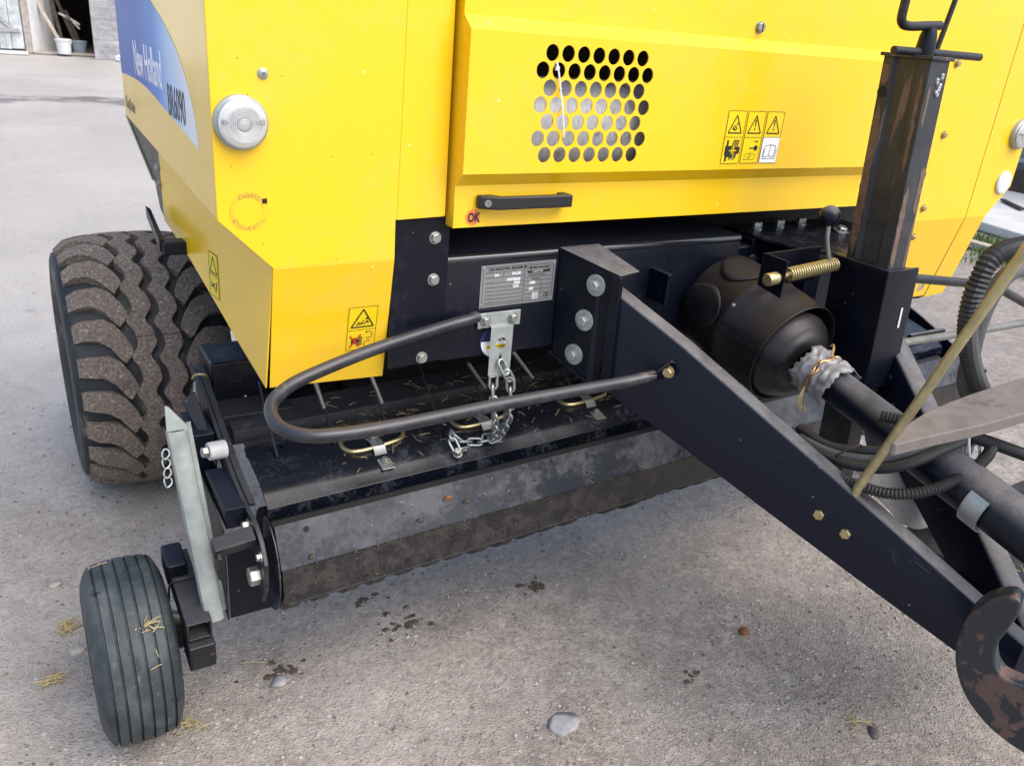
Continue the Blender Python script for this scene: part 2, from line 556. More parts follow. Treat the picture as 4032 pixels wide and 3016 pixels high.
# ---- left front panel (bent sheet) --------------------------------------
def front_panel_left():
    t = 0.003
    mb = MB()
    # upper flat: cut diagonally at the lower outer corner
    yf, yb = 1.5, 1.56
    up = [(0.324, yf, 1.231), (0.419, yf, 1.137), (0.664, yf, 1.137), (0.664, yf, 1.215), (0.667, yf, 1.22), (0.694, yf, 2.3), (0.324, yf, 2.3)]
    mb.prism(up, (0, t, 0))
    # bent strip towards the door
    st = [(0.667, yf, 1.2165), (0.779, yf + 0.012, 1.2165), (0.779, yf + 0.012, 2.3), (0.694, yf, 2.3)]
    mb.prism(st, (0, t, 0))
    mb.prism([(0.779, yf + 0.012, 1.2165), (0.779, yf + 0.05, 1.2165), (0.779, yf + 0.05, 2.3), (0.779, yf + 0.012, 2.3)], (-t, 0, 0))
    # lower part leans back
    lo = [(0.419, yf, 1.137), (0.4205, yb, 0.866), (0.669, yb, 0.856), (0.664, yf, 1.137)]
    mb.prism(lo, (0, t, 0.0003))
    return mb.build("front_panel", "yellow_paint", baler, bevel=0.0012)
fp = front_panel_left()

# ---- left side panel with decal, lower side panel ------------------------
sp = MB().prism([(0.324, 1.503, 1.231), (0.324, 2.52, 1.277), (0.324, 2.545, 2.3), (0.324, 1.503, 2.3)], (0.003, 0, 0)).build("side_panel", "yellow_paint", baler, bevel=0.001)

def lowp(y):
    return 0.42 - (y - 1.5) * 0.131
lo = []
for (y, z) in ((1.505, 1.142), (1.56, 0.867), (1.70, 0.920), (1.88, 0.993), (1.98, 1.033), (2.08, 1.065), (2.137, 1.081), (2.137, 1.27), (1.56, 1.26)):
    lo.append((lowp(y), y, z))
lower_side = MB().prism(lo, (0.003, 0.0004, 0)).build("lower_side_panel", "yellow_paint", baler, bevel=0.001)

# ---- door ---------------------------------------------------------------
def door():
    d = []
    x0, x1 = 0.787, 2.21
    ym, yu = 1.46, 1.49
    zt, z1, z2, z3, zb = 2.3, 1.600, 1.576, 1.311, 1.283
    zbot = 1.197
    t = 0.003
    mb = MB()
    q = lambda a, b2, c, e: mb.add([a, b2, c, e], [(0, 1, 2, 3)])
    # perforated patch
    p, rh = 0.0380, 0.0327
    r = 0.0158
    px0, pz1 = 0.971 - p, 1.544 + rh / 2
    rows = 7
    pw = 8 * p + p / 2
    px1, pz0 = px0 + 9 * p, pz1 - rows * rh
    nseg = 24
    for row in range(rows):
        zc = pz1 - rh * (row + 0.5)
        off = 0.0 if row % 2 == 0 else -p / 2 - 0.0005
        cnt = 7 if row % 2 == 0 else 8
        cxs = [0.971 + off + p * k + (0.0025 * row / 6.0) for k in range(cnt)]
        lo_x = cxs[0] - p / 2
        hi_x = cxs[-1] + p / 2
        zt_, zb_ = zc + rh / 2, zc - rh / 2
        q((px0, ym, zb_), (lo_x, ym, zb_), (lo_x, ym, zt_), (px0, ym, zt_))
        q((hi_x, ym, zb_), (px1, ym, zb_), (px1, ym, zt_), (hi_x, ym, zt_))
        for cx in cxs:
            ci, co_, cb = [], [], []
            for k in range(nseg):
                a = 2 * math.pi * k / nseg + math.pi / 4
                ca, sa = math.cos(a), math.sin(a)
                s = 1.0 / max(abs(ca), abs(sa))
                co_.append((cx + ca * s * p / 2, ym, zc + sa * s * rh / 2))
                ci.append((cx + ca * r * 0.97, ym, zc + sa * r))
                cb.append((cx + ca * r * 0.97, ym + t, zc + sa * r))
            mb.add(co_ + ci, [(k, (k + 1) % nseg, nseg + (k + 1) % nseg, nseg + k) for k in range(nseg)])
            mb.add(ci + cb, [(k, (k + 1) % nseg, nseg + (k + 1) % nseg, nseg + k) for k in range(nseg)])
    # rest of the main face
    q((x0, ym, z3), (x1, ym, z3), (x1, ym, pz0), (x0, ym, pz0))
    q((x0, ym, pz1), (x1, ym, pz1), (x1, ym, z2), (x0, ym, z2))
    q((x0, ym, pz0), (px0, ym, pz0), (px0, ym, pz1), (x0, ym, pz1))
    q((px1, ym, pz0), (x1, ym, pz0), (x1, ym, pz1), (px1, ym, pz1))
    main = mb
    # chamfers, upper and lower faces
    q((x0, ym, z2), (x1, ym, z2), (x1, yu, z1), (x0, yu, z1))
    q((x0, yu, z1), (x1, yu, z1), (x1, yu, zt), (x0, yu, zt))
    q((x0, yu, zb), (x1, yu, zb), (x1, ym, z3), (x0, ym, z3))
    q((x0, yu, zbot), (x1, yu, zbot), (x1, yu, zb), (x0, yu, zb))
    # rolled under edge and side returns
    q((x0, yu, zbot), (x1, yu, zbot), (x1, yu + 0.05, zbot - 0.002), (x0, yu + 0.05, zbot - 0.002))
    for x in (x0, x1):
        mb.add([(x, yu, zbot), (x, yu, zb), (x, ym, z3), (x, ym, z2), (x, yu, z1), (x, yu, zt),
                (x, yu + 0.06, zt), (x, yu + 0.06, zbot)], [tuple(range(8))])
    ob = mb.build("door", "yellow_paint", baler, sharp=15)
    return ob
the_door = door()

# ---- right front panel (mirror of the left, split by a seam) ---------------
def right_panel():
    yf, yb = 1.5, 1.56
    t = 0.003
    xs = 2.632
    xi = 2.225
    a = MB()
    a.prism([(xi, yf, 1.137), (xs - 0.002, yf, 1.137), (xs - 0.002, yf, 2.3), (xi, yf, 2.3)], (0, t, 0))
    # lower part with three round holes
    zc = 0.893
    hx = [2.487, 2.536, 2.585]
    r = 0.0155
    zl = lambda z: yf + (1.137 - z) / (1.137 - 0.858) * 0.06
    P = lambda x, z: (x, zl(z), z)
    ztop, zbt = zc + 0.024, zc - 0.024
    def quad(x0, x1, z0, z1):
        a.add([P(x0, z0), P(x1, z0), P(x1, z1), P(x0, z1)], [(0, 1, 2, 3)])
    xl, xr = xi + 0.13, xs - 0.002
    quad(xi, xr, ztop, 1.137)
    quad(xl, xr, 0.858, zbt)
    quad(xl, hx[0] - 0.0245, zbt, ztop)
    quad(hx[2] + 0.0245, xr, zbt, ztop)
    n = 20
    for cx in hx:
        o, i, bk = [], [], []
        for k in range(n):
            an = 2 * math.pi * k / n + math.pi / 4
            ca, sa = math.cos(an), math.sin(an)
            s = 1 / max(abs(ca), abs(sa))
            o.append(P(cx + ca * s * 0.0245, zc + sa * s * 0.024))
            i.append(P(cx + ca * r, zc + sa * r))
            q = P(cx + ca * r, zc + sa * r)
            bk.append((q[0], q[1] + 0.003, q[2]))
        a.add(o + i, [(k, (k + 1) % n, n + (k + 1) % n, n + k) for k in range(n)])
        a.add(i + bk, [(k, (k + 1) % n, n + (k + 1) % n, n + k) for k in range(n)])
    a.build("front_panel", "yellow_paint", baler)
    c = MB()
    c.prism([(xs + 0.002, yf, 1.137), (2.741, yf, 1.137), (2.836, yf, 1.231), (2.836, yf, 2.3), (xs + 0.002, yf, 2.3)], (0, t, 0))
    c.prism([(xs + 0.002, yf, 1.137), (xs + 0.002, yb, 0.852), (2.739, yb, 0.858), (2.741, yf, 1.137)], (0, t, 0.0003))
    outer = c.build("front_panel", "yellow_paint", baler)
    MB().box(xs - 0.02, xs + 0.02, yf + 0.006, yf + 0.012, 1.14, 2.3).build("seam_backing", "inner_dark", baler)
    # bracket edge under the seam
    MB().prism([(2.60, 1.555, 0.852), (2.68, 1.575, 0.852), (2.66, 1.60, 0.848), (2.58, 1.57, 0.848)], (0, 0, 0.006)).build("bracket", "black_paint", baler)
    bs = MB()
    for z in (1.391, 1.176):
        b = MB().bolt((2.391, yf, z), (0, -1, 0), 0.008, 0.008, 0.012).build("bolt", "zinc_yellow", baler)
    MB().bolt((2.395, 1.511, 1.085), (0, -1, -0.2), 0.008, 0.008, 0.012).build("bolt", "zinc_yellow", baler)
    MB().bolt((2.36, yf, 1.585), (0, -1, 0), 0.008, 0.008, 0.012).build("bolt", "zinc_yellow", baler)
    # marker lamp and reflector
    lamp((2.786, yf, 1.396), baler)
    MB().lathe((2.781, yf, 1.245), (0, -1, 0), [(0, 0.0005), (0, 0.037), (0.006, 0.037), (0.009, 0.033), (0.010, 0.0005)], 40).build("reflector", "white_plastic", baler)

plain("lamp_bowl", (0.82, 0.83, 0.84), 0.3, 0.3, 0.05, 60)
def lens_mat():
    m, nt, b = new_mat("lamp_lens")
    b.inputs["Base Color"].default_value = (0.96, 0.97, 0.98, 1)
    b.inputs["Roughness"].default_value = 0.06
    b.inputs["Transmission Weight"].default_value = 0.75
    b.inputs["IOR"].default_value = 1.45
lens_mat()

def lamp(c, parent):
    c = Vector(c)
    n = (0, -1, 0)
    L = MB().lathe(c, n, [(0, 0.0005), (0, 0.046), (0.012, 0.0455), (0.016, 0.041), (0.016, 0.0005)], 48).build("marker_lamp", "galv_dull", parent)
    prof = [(0.015, 0.0415), (0.021, 0.041), (0.027, 0.036), (0.031, 0.030)]
    for k in range(5):
        r0 = 0.030 - k * 0.0035
        prof += [(0.0345, r0 - 0.0006), (0.0340, r0 - 0.0024), (0.0300, r0 - 0.0034)]
    prof += [(0.034, 0.010), (0.035, 0.006), (0.035, 0.0004)]
    MB().lathe(c, n, prof, 48).build("lens", "lamp_lens", L, sharp=20)
    MB().lathe(c, n, [(0.0165, 0.0004), (0.0168, 0.012), (0.0185, 0.026), (0.021, 0.036), (0.0185, 0.0395)], 48).build("reflector_bowl", "lamp_bowl", L)
    rf = MB()
    rf.lathe(c, n, [(0.0165, 0.0005), (0.0165, 0.012), (0.025, 0.008), (0.0262, 0.0005)], 24)
    rf.build("bulb", "galvanised", L)
    for dx in (-1, 1):
        MB().lathe(c + Vector((0.031 * dx, -0.02, 0.003)), n, [(0, 0.0045), (0.008, 0.0045), (0.010, 0.003), (0.010, 0.0003)], 12).build("screw", "galvanised", L)
    return L
lamp((0.371, 1.5, 1.399), baler)
right_panel()

# ---- black frame beam under the door -------------------------------------
def frame_parts():
    bm_ = MB()
    # front plate at the left of the beam
    bm_.prism([(0.668, 1.524, 0.886), (0.795, 1.524, 0.892), (0.799, 1.524, 1.216), (0.668, 1.524, 1.214)], (0, 0.006, 0))
    bm_.build("mount_plate", "black_paint", baler, bevel=0.001)
    be = MB()
    prof = [(1.53, 0.885), (1.53, 1.105), (1.536, 1.119), (1.55, 1.125), (1.75, 1.128), (1.75, 0.885)]
    be.prism([(0.797, y, z) for y, z in prof], (0.875, 0, 0))
    be.build("frame_beam", "black_paint", baler, bevel=0.002)
    for xa, xb in ((0.80, 1.085), (1.205, 1.672)):
        MB().tube([(xa, 1.5425, 1.1135), (xb, 1.5425, 1.1135)], 0.0135, 18).build("beam_edge", "black_gloss", baler)
    # dark interior of the machine: bulkhead and belly
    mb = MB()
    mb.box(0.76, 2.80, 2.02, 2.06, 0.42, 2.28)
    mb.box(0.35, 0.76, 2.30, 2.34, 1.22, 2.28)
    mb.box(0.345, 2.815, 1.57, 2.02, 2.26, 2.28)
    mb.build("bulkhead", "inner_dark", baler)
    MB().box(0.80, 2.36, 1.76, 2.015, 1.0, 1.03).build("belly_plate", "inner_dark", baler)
    MB().box(2.815, 2.834, 1.503, 2.5, 1.25, 2.3).build("side_panel", "yellow_paint", baler)
    # left mount gusset beside the frame (black wedge between tyre and cover)
    MB().prism([(0.612, 1.98, 0.60), (0.612, 3.5, 0.50), (0.612, 3.5, 1.6), (0.612, 1.98, 1.25)], (0.01, 0, 0)).build("inner_wall", "black_paint", baler)
    MB().box(0.50, 0.80, 2.06, 2.09, 0.45, 1.25).build("rear_closure", "black_paint", baler)
    MB().box(0.42, 0.499, 2.11, 2.13, 0.45, 0.74).build("rear_closure", "black_paint", baler)
    MB().prism([(0.46, 1.64, 1.24), (0.46, 2.30, 1.24), (0.46, 2.10, 1.00), (0.46, 1.64, 0.90)], (0.01, 0, 0)).build("inner_wall", "inner_dark", baler)
frame_parts()

# ---- drawbar -------------------------------------------------------------
def drawbar():
    # tapered box beam, outer face
    A = Vector((1.130, 1.400, 0)); B = Vector((1.500, 0.600, 0))
    def fp_(s):
        return A + (B - A) * s
    nrm = Vector((0.8, 0.37, 0)).normalized()      # towards the inner side
    w = 0.052
    secs = []
    for s, zt, zb in ((-0.02, 1.085, 0.826), (0.04, 1.060, 0.826), (0.23, 0.986, 0.768), (0.5, 0.866, 0.680), (0.75, 0.757, 0.600), (1.0, 0.644, 0.523), (1.10, 0.60, 0.49)):
        p = fp_(s)
        secs.append((p, zt, zb))
    mb = MB()
    r = 0.008
    n = 8
    for p, zt, zb in secs:
        q = p + nrm * w
        ring = [(p.x, p.y, zb), (p.x, p.y, zt - r), (p.x + nrm.x * r * 0.3, p.y + nrm.y * r * 0.3, zt - r * 0.3), (p.x + nrm.x * r, p.y + nrm.y * r, zt),
                (q.x - nrm.x * r, q.y - nrm.y * r, zt), (q.x, q.y, zt - r), (q.x, q.y, zb)]
        mb.v += [Vector(v) for v in ring]
    m = 7
    for i in range(len(secs) - 1):
        for k in range(m):
            l = (k + 1) % m
            mb.f.append((i * m + k, i * m + l, (i + 1) * m + l, (i + 1) * m + k))
    mb.f.append(tuple(range(m)))
    mb.f.append(tuple(range((len(secs) - 1) * m, len(secs) * m)))
    beam = mb.build("drawbar", "black_clean", baler, sharp=50)
    out = (-nrm.x, -nrm.y, 0)
    for (x, y, z) in ((1.364, 0.894, 0.713), (1.389, 0.841, 0.692)):
        MB().bolt((x, y, z), out, 0.0115, 0.008, 0).build("bolt", "zinc_yellow", beam)
    for (x, y, z) in ((1.191, 1.267, 0.947), (1.183, 1.285, 0.892), (1.178, 1.296, 0.839), (1.259, 1.12, 0.864), (1.256, 1.127, 0.813), (1.321, 0.988, 0.806)):
        MB().lathe(Vector((x, y, z)) + Vector(out) * 0.0005, out, [(0, 0.005), (0.0008, 0.005), (0.0009, 0.0003)], 16).build("hole", "inner_dark", beam)
    wd = MB()
    rw = random.Random(9)
    for (p, q) in (((1.1445, 1.3675, 1.055), (1.1335, 1.3915, 0.835)),):
        p, q = Vector(p), Vector(q)
        pts_ = [p.lerp(q, k / 40) + Vector(out) * (0.001 + 0.0012 * rw.random()) for k in range(41)]
        wd.tube(pts_, [0.0032 + 0.0012 * math.sin(k * 2.1) for k in range(41)], 8)
    wd.build("weld_bead", "black_paint", beam)
    sc = MB()
    fd = (B - A).normalized()
    for k in range(9):
        s0, z0 = rw.uniform(0.80, 0.92), rw.uniform(0.655, 0.70)
        c_ = fp_(s0) + Vector((0, 0, z0)) + Vector(out) * 0.0003
        dv = (fd * rw.uniform(-1.0, -0.3) + Vector((0, 0, rw.uniform(0.2, 0.9)))).normalized() * rw.uniform(0.006, 0.022)
        pv = dv.cross(Vector(out)).normalized() * rw.uniform(0.0004, 0.0014)
        sc.add([c_ - dv - pv * 0.3, c_ - dv + pv * 0.3, c_ + pv, c_ + dv, c_ - pv], [(0, 1, 2, 3, 4)])
    sc.build("scratches", "scratch_grey", beam, kind="stuff")
    # side bracket with three big bolts, top flange
    br = MB()
    P0, P1 = Vector((1.088, 1.531, 0)), Vector((1.140, 1.362, 0))
    d = (P1 - P0)
    br.prism([(P0.x, P0.y, 1.122), (P1.x, P1.y, 1.097), (P1.x - 0.006, P1.y + 0.025, 0.833), (P0.x + 0.004, P0.y - 0.01, 0.858)], (0.012, 0.004, 0))
    brk = br.build("drawbar_bracket", "black_paint", baler, bevel=0.002)
    MB().prism([(1.088, 1.531, 1.122), (1.140, 1.362, 1.098), (1.205, 1.378, 1.100), (1.20, 1.531, 1.124)], (0, 0, 0.006)).build("bracket_flange", "black_clean", baler, bevel=0.001)
    # lower gusset under the beam
    MB().prism([(1.083, 1.528, 0.874), (1.128, 1.40, 0.828), (1.21, 1.42, 0.80), (1.17, 1.528, 0.85)], (0, 0, -0.006)).build("bracket_flange", "black_paint", baler, bevel=0.001)
    # end plate seam
    MB().obox((1.139, 1.368, 0.965), (0.004, -0.012, 0), (0.006, 0.002, 0), (0.0, 0.004, 0.135)).build("bracket_edge", "black_paint", baler, bevel=0.002)
    bn = Vector((-0.956, -0.294, 0))
    for p in ((1.122, 1.422, 1.067), (1.116, 1.441, 0.978), (1.111, 1.459, 0.887)):
        MB().bolt(p, bn, 0.0125, 0.012, 0.025, 0.004, 0.2).build("bolt", "galv_dull", brk, bevel=0.0008)
    return beam
beam = drawbar()

# ---- tyres ---------------------------------------------------------------
def strip_lug(mb, rows, C, rad, depth):
    """rows: list of (s_left, v_left, s_right, v_right); s angle in radians, v axial; built on the tread surface"""
    def pos(s, v, r):
        return Vector((C[0] + v, C[1] - r * math.cos(s), C[2] + r * math.sin(s)))
    o = len(mb.v)
    for (sl, vl, sr, vr) in rows:
        for (s, v, dv) in ((sl, vl, 0), (sr, vr, 0)):
            rt = rad(v)
            mb.v.append(pos(s, v, rt))
        for (s, v) in ((sl, vl), (sr, vr)):
            mb.v.append(pos(s, v, rad(v) - depth))
    n = len(rows)
    for i in range(n - 1):
        a, b = o + i * 4, o + (i + 1) * 4
        mb.f += [(a, a + 1, b + 1, b), (a, b, b + 2, a + 2), (a + 1, a + 3, b + 3, b + 1)]
    e = o + (n - 1) * 4
    mb.f += [(o, o + 2, o + 3, o + 1), (e, e + 1, e + 3, e + 2)]

def big_tyre():
    C = (0.343, 2.895, 0.427)
    RR, W = 0.427, 0.450
    m, nt, b = new_mat("tyre_rubber")
    co = coords(nt)
    n1 = noise_tex(nt, co, 9, 7, 0.65, 0.3)
    c = ramp(nt, n1, [(0.45, (0.009, 0.012, 0.016)), (0.58, (0.022, 0.025, 0.028)), (0.66, (0.13, 0.118, 0.10))])
    setv(nt, b.inputs["Base Color"], c)
    b.inputs["Roughness"].default_value = 0.6
    bump(nt, b, noise_tex(nt, co, 90, 4), 0.3, 0.003)
    m, nt, b = new_mat("soiled_lug")
    co = coords(nt)
    n1 = noise_tex(nt, co, 7, 6, 0.6)
    n2 = noise_tex(nt, co, 120, 5, 0.75)
    c = ramp(nt, n2, [(0.3, (0.085, 0.066, 0.053)), (0.50, (0.185, 0.148, 0.122)), (0.60, (0.27, 0.225, 0.19)), (0.68, (0.62, 0.55, 0.48))])
    c = mix(nt, ramp(nt, n1, [(0.58, 0.0), (0.72, 0.5)]), c, (0.03, 0.029, 0.03))
    setv(nt, b.inputs["Base Color"], c)
    b.inputs["Roughness"].default_value = 0.9
    bump(nt, b, math_n(nt, 'ADD', n2, n1), 0.9, 0.008)
    wheel = thing_part = None
    def rad(v):
        a = abs(v) / (W / 2)
        return RR - 0.030 * a ** 3.0
    depth = 0.028
    prof = []
    for i in range(25):
        v = -W / 2 + W * i / 24
        prof.append((v, rad(v) - depth))
    side = [(W / 2 + 0.006, RR - 0.075), (W / 2 + 0.010, RR - 0.12), (W / 2 - 0.01, 0.26), (W / 2 - 0.05, 0.222)]
    prof = [(-h, r) for h, r in reversed(side)] + prof + side
    body = MB().lathe(C, (1, 0, 0), prof, 96).build("tyre", "tyre_rubber", baler, sharp=60)
    rim = MB().lathe(C, (1, 0, 0), [(-0.18, 0.224), (-0.19, 0.215), (-0.15, 0.19), (-0.05, 0.18), (-0.04, 0.05), (-0.08, 0.045), (-0.08, 0.0005)], 40)
    rim.build("rim", "black_paint", baler)
    # lugs: 24 each side
    step = 2 * math.pi / 24
    VC = 0.008
    rr = random.Random(3)
    meshes = []
    for k in range(24):
        s0 = k * step
        for side_ in (-1, 1):
            mb = MB()
            ds = 0.5 * step if side_ > 0 else 0.0
            # centre line of the lug from shoulder inward, drooping toward the centre (down in front)
            pts = [(-0.224, 0.085), (-0.196, 0.087), (-0.152, 0.076), (-0.122, 0.022), (-0.097, -0.070), (-0.085, -0.120), (-0.082, -0.138)]
            rows = []
            hw = [0.074, 0.077, 0.078, 0.080, 0.078, 0.060, 0.034]
            for (v, s), h in zip(pts, hw):
                jit = rr.uniform(-0.006, 0.006)
                tilt = 0.018
                g = 1 if side_ < 0 else -1
                tl = 0.0 if v < -0.19 else tilt * 0.6
                rows.append((s0 + ds + s + h + jit, VC + g * (v + tl), s0 + ds + s - h + jit, VC + g * (v - tl)))
            strip_lug(mb, rows, C, lambda v: rad(max(-W / 2, min(W / 2, v))) - 0.026 * max(0.0, min(1.0, (abs(v) - 0.180) / 0.045)) ** 1.6, depth + 0.02)
            mb.build("lug", "soiled_lug", body, bevel=0.008, seg=3, sharp=60)
    # two wavy centre ribs, each cut in segments
    def wave(s, ph):
        t = (s / step + ph) % 1.0
        return 0.011 * math.sin(2 * math.pi * t) + 0.003 * math.sin(4 * math.pi * t + 1)
    for (v0, w_, ph) in ((-0.031, 0.054, 0.30), (0.044, 0.052, 0.40)):
        for seg in range(12):
            mb = MB()
            rows = []
            for i in range(17):
                s = (seg * 2 + i / 8.0) * step
                c0 = v0 + wave(s, ph)
                rows.append((s, c0 - w_ / 2, s, c0 + w_ / 2))
            strip_lug(mb, rows, C, rad, depth + 0.02)
            mb.build("centre_rib", "soiled_lug", body, bevel=0.004, sharp=50)
    return body
big_tyre()

def gauge_wheel(cx, cy, parent):
    C = Vector((cx, cy, 0.208))
    m = MATS.get("gauge_rubber")
    if m is None:
        m, nt, b = new_mat("gauge_rubber")
        co = coords(nt)
        n1 = noise_tex(nt, co, 14, 7, 0.65, 0.3)
        n2 = noise_tex(nt, co, 150, 3, 0.6)
        c = ramp(nt, n1, [(0.36, (0.016, 0.024, 0.029)), (0.52, (0.034, 0.046, 0.053)), (0.72, (0.075, 0.085, 0.088))])
        c = mix(nt, ramp(nt, n2, [(0.66, 0.0), (0.74, 0.5)]), c, (0.16, 0.15, 0.13))
        setv(nt, b.inputs["Base Color"], c)
        wet = ramp(nt, noise_tex(nt, co, 24, 5, 0.6, 0.6), [(0.60, 0.0), (0.64, 0.85)])
        c = mix(nt, wet, c, (0.008, 0.010, 0.012))
        scf = ramp(nt, noise_tex(nt, co, 60, 4, 0.7, 0.2, (1.0, 0.35, 0.35)), [(0.62, 0.0), (0.70, 0.5)])
        c = mix(nt, scf, c, (0.13, 0.135, 0.13))
        b.inputs["Base Color"].default_value = (0, 0, 0, 1)
        setv(nt, b.inputs["Base Color"], c)
        b.inputs["Roughness"].default_value = 0.58
        bump(nt, b, n2, 0.35, 0.002)
    W, RR = 0.166, 0.208
    prof = []
    def rad(v):
        a = abs(v) / (W / 2)
        return RR - 0.012 * a ** 2 - 0.035 * max(0, a - 0.72) ** 2 / 0.078
    groove = [-0.058, -0.036, -0.012, 0.012, 0.036, 0.058]
    vs = []
    k = -W / 2
    for g in groove:
        gw = 0.0028
        vs += [(g - gw, 0), (g - gw * 0.6, -0.008), (g + gw * 0.6, -0.008), (g + gw, 0)]
    vs += [(-W / 2 + W * i / 22, 0) for i in range(23)]
    vs = [p for p in vs if p[1] < 0 or all(abs(p[0] - g) >= 0.0027 for g in groove)]
    vs.sort()
    prof = [(v, rad(v) + d) for v, d in vs]
    side = [(W / 2 + 0.003, RR - 0.07), (W / 2, RR - 0.085), (W / 2 - 0.014, 0.112), (W / 2 - 0.025, 0.102)]
    prof = [(-h, r) for h, r in reversed(side)] + prof + side
    t = MB().lathe(C, (1, 0, 0), prof, 72).build("gauge_tyre", "gauge_rubber", parent, sharp=50)
    MB().lathe(C, (1, 0, 0), [(-0.07, 0.104), (-0.06, 0.09), (0.02, 0.085), (0.04, 0.035), (0.115, 0.03), (0.115, 0.0004)], 32).build("rim", "black_worn", parent)
    return t

# ---- pickup ---------------------------------------------------------------
def tilt(mb):
    """the pickup hangs slightly higher on its far end"""
    for v in mb.v:
        v.z += 0.028 * (v.x - 0.42)
    return mb

XL, XR = 0.405, 2.88

def pickup():
    # windguard: folded angle with rolled hem
    wg = MB()
    wg.sheet([(1.4655, 0.4765), (1.512, 0.562), (1.520, 0.556)], XL, XR, -0.004)
    w = tilt(wg).build("windguard", "windguard_paint", baler, bevel=0.0012)
    sk_ = MB(); sk_.sheet([(1.458, 0.392), (1.4655, 0.4755)], XL + 0.002, XR, -0.004)
    tilt(sk_).build("windguard_skirt", "mud_black", w)
    tilt(MB().tube([(XL + 0.01, 1.462, 0.390), (1.2, 1.462, 0.390), (XR, 1.462, 0.390)], 0.005, 8)).build("hem", "mud_black", w)
    rnd = random.Random(23)
    for (x, t, r_) in ((0.815, 0.62, 0.013), (0.862, 0.42, 0.009), (0.70, 0.55, 0.006), (0.735, 0.28, 0.010), (0.475, 0.12, 0.010), (1.06, 0.5, 0.006), (1.22, 0.35, 0.007)):
        me_ = stone_mesh(int(x * 100), r_, 0.35); me_.materials.append(MATS["mud_clod" if r_ < 0.0125 else "rust_lump"])
        me_.polygons.foreach_set("use_smooth", [True] * len(me_.polygons))
        o_ = bpy.data.objects.new("mud_spot", me_); COL.objects.link(o_)
        o_.location = (x, 1.4655 + 0.0465 * t - 0.001, 0.478 + 0.085 * t + 0.028 * (x - 0.42) + 0.001); o_.rotation_euler = (-1.07, 0, 0); put(o_, w)
    # end shield: rounded plate with a dished rim
    pl = []
    for k in range(25):
        a = -math.pi * 0.62 + k / 24 * math.pi * 1.24
        pl.append((XL - 0.012, 1.525 - 0.085 * math.cos(a), 0.462 + 0.112 * math.sin(a)))
    tilt(MB().prism(pl, (0.004, 0, 0))).build("end_shield", "windguard_paint", w, bevel=0.001)
    # drain hole and mud clods on the windguard
    tilt(MB().lathe((0.472, 1.5008, 0.5435), (0, -0.88, 0.48), [(0.0006, 0.0065), (0.0012, 0.0064), (0.0013, 0.0003)], 16)).build("hole", "inner_dark", w)
    # cover sheet with bent strip and lip
    cv = MB()
    cv.sheet([(1.573, 0.538), (1.577, 0.566), (1.604, 0.583), (1.607, 0.586), (1.640, 0.601), (1.645, 0.6015), (1.760, 0.628), (1.765, 0.620)], XL + 0.005, XR - 0.01, -0.004)
    cover = tilt(cv).build("pickup_cover", "black_wet", baler, bevel=0.0012)
    # rear crossbar: angle iron with lip
    cb = MB()
    cb.sheet([(1.815, 0.612), (1.822, 0.642), (1.903, 0.662), (1.909, 0.652)], 0.40, XR - 0.02, -0.005)
    tilt(cb).build("crossbar", "black_worn", baler, bevel=0.001)
    cb2 = MB()
    cb2.sheet([(1.786, 0.585), (1.793, 0.612), (1.812, 0.615)], 0.42, XR - 0.02, -0.004)
    tilt(cb2).build("crossbar", "black_worn", baler)
    # stripper bands under the windguard: rounded hoops one behind the other
    rnd = random.Random(11)
    for i in range(35):
        x = 0.435 + i * 0.07
        if x > XR - 0.03:
            break
        b = MB()
        c = Vector((x, 1.600 + rnd.uniform(-0.003, 0.003), 0.428 + rnd.uniform(-0.005, 0.004)))
        b.lathe(c, (1, rnd.uniform(-0.05, 0.05), 0), [(-0.026, 0.116), (-0.014, 0.129), (0.014, 0.129), (0.026, 0.116)], 24, 190, 335)
        tilt(b).build("stripper_band", "black_worn", baler)
    tilt(MB().lathe((XL + 0.01, 1.605, 0.43), (1, 0, 0), [(0, 0.0005), (0, 0.108), (XR - XL - 0.03, 0.108), (XR - XL - 0.03, 0.0005)], 32)).build("tine_drum", "inner_dark", baler)
    # sprung tines, tips showing between the bands
    for i in range(14):
        x = 0.47 + i * 0.14
        t = MB().tube([(x, 1.70, 0.62), (x + 0.004, 1.80, 0.69), (x + 0.006, 1.86, 0.745)], 0.003, 8, 4)
        tilt(t).build("tine", "black_worn", baler)
    # crop compression rods hanging under the frame
    for a, b in (((0.555, 1.72, 0.835), (0.588, 1.715, 0.722)), ((0.688, 1.71, 0.83), (0.731, 1.705, 0.715)), ((0.985, 1.74, 0.77), (1.055, 1.76, 0.68)), ((1.10, 1.71, 0.80), (1.175, 1.715, 0.71)), ((1.27, 1.72, 0.79), (1.34, 1.73, 0.70))):
        MB().tube([a, Vector(a).lerp(Vector(b), 0.5), b], [0.0052, 0.0052, 0.0045], 10).build("compression_rod", "bolt_steel", baler)
    # wire staples clamped to the cover
    for (x, y, z) in ((0.705, 1.668, 0.618), (1.005, 1.671, 0.626), (1.335, 1.668, 0.635)):
        wv = Vector((0, 0.0, 0))
        p = [(x - 0.062, y + 0.058, z + 0.012), (x - 0.080, y + 0.040, z + 0.004), (x - 0.072, y + 0.004, z), (x - 0.035, y - 0.006, z), (x + 0.045, y + 0.002, z + 0.004),
             (x + 0.072, y + 0.014, z + 0.006), (x + 0.084, y + 0.042, z + 0.010), (x + 0.080, y + 0.062, z + 0.016)]
        st = MB().tube(p, 0.0058, 10, 5).build("wire_staple", "zinc_yellow", cover)
        c = MB()
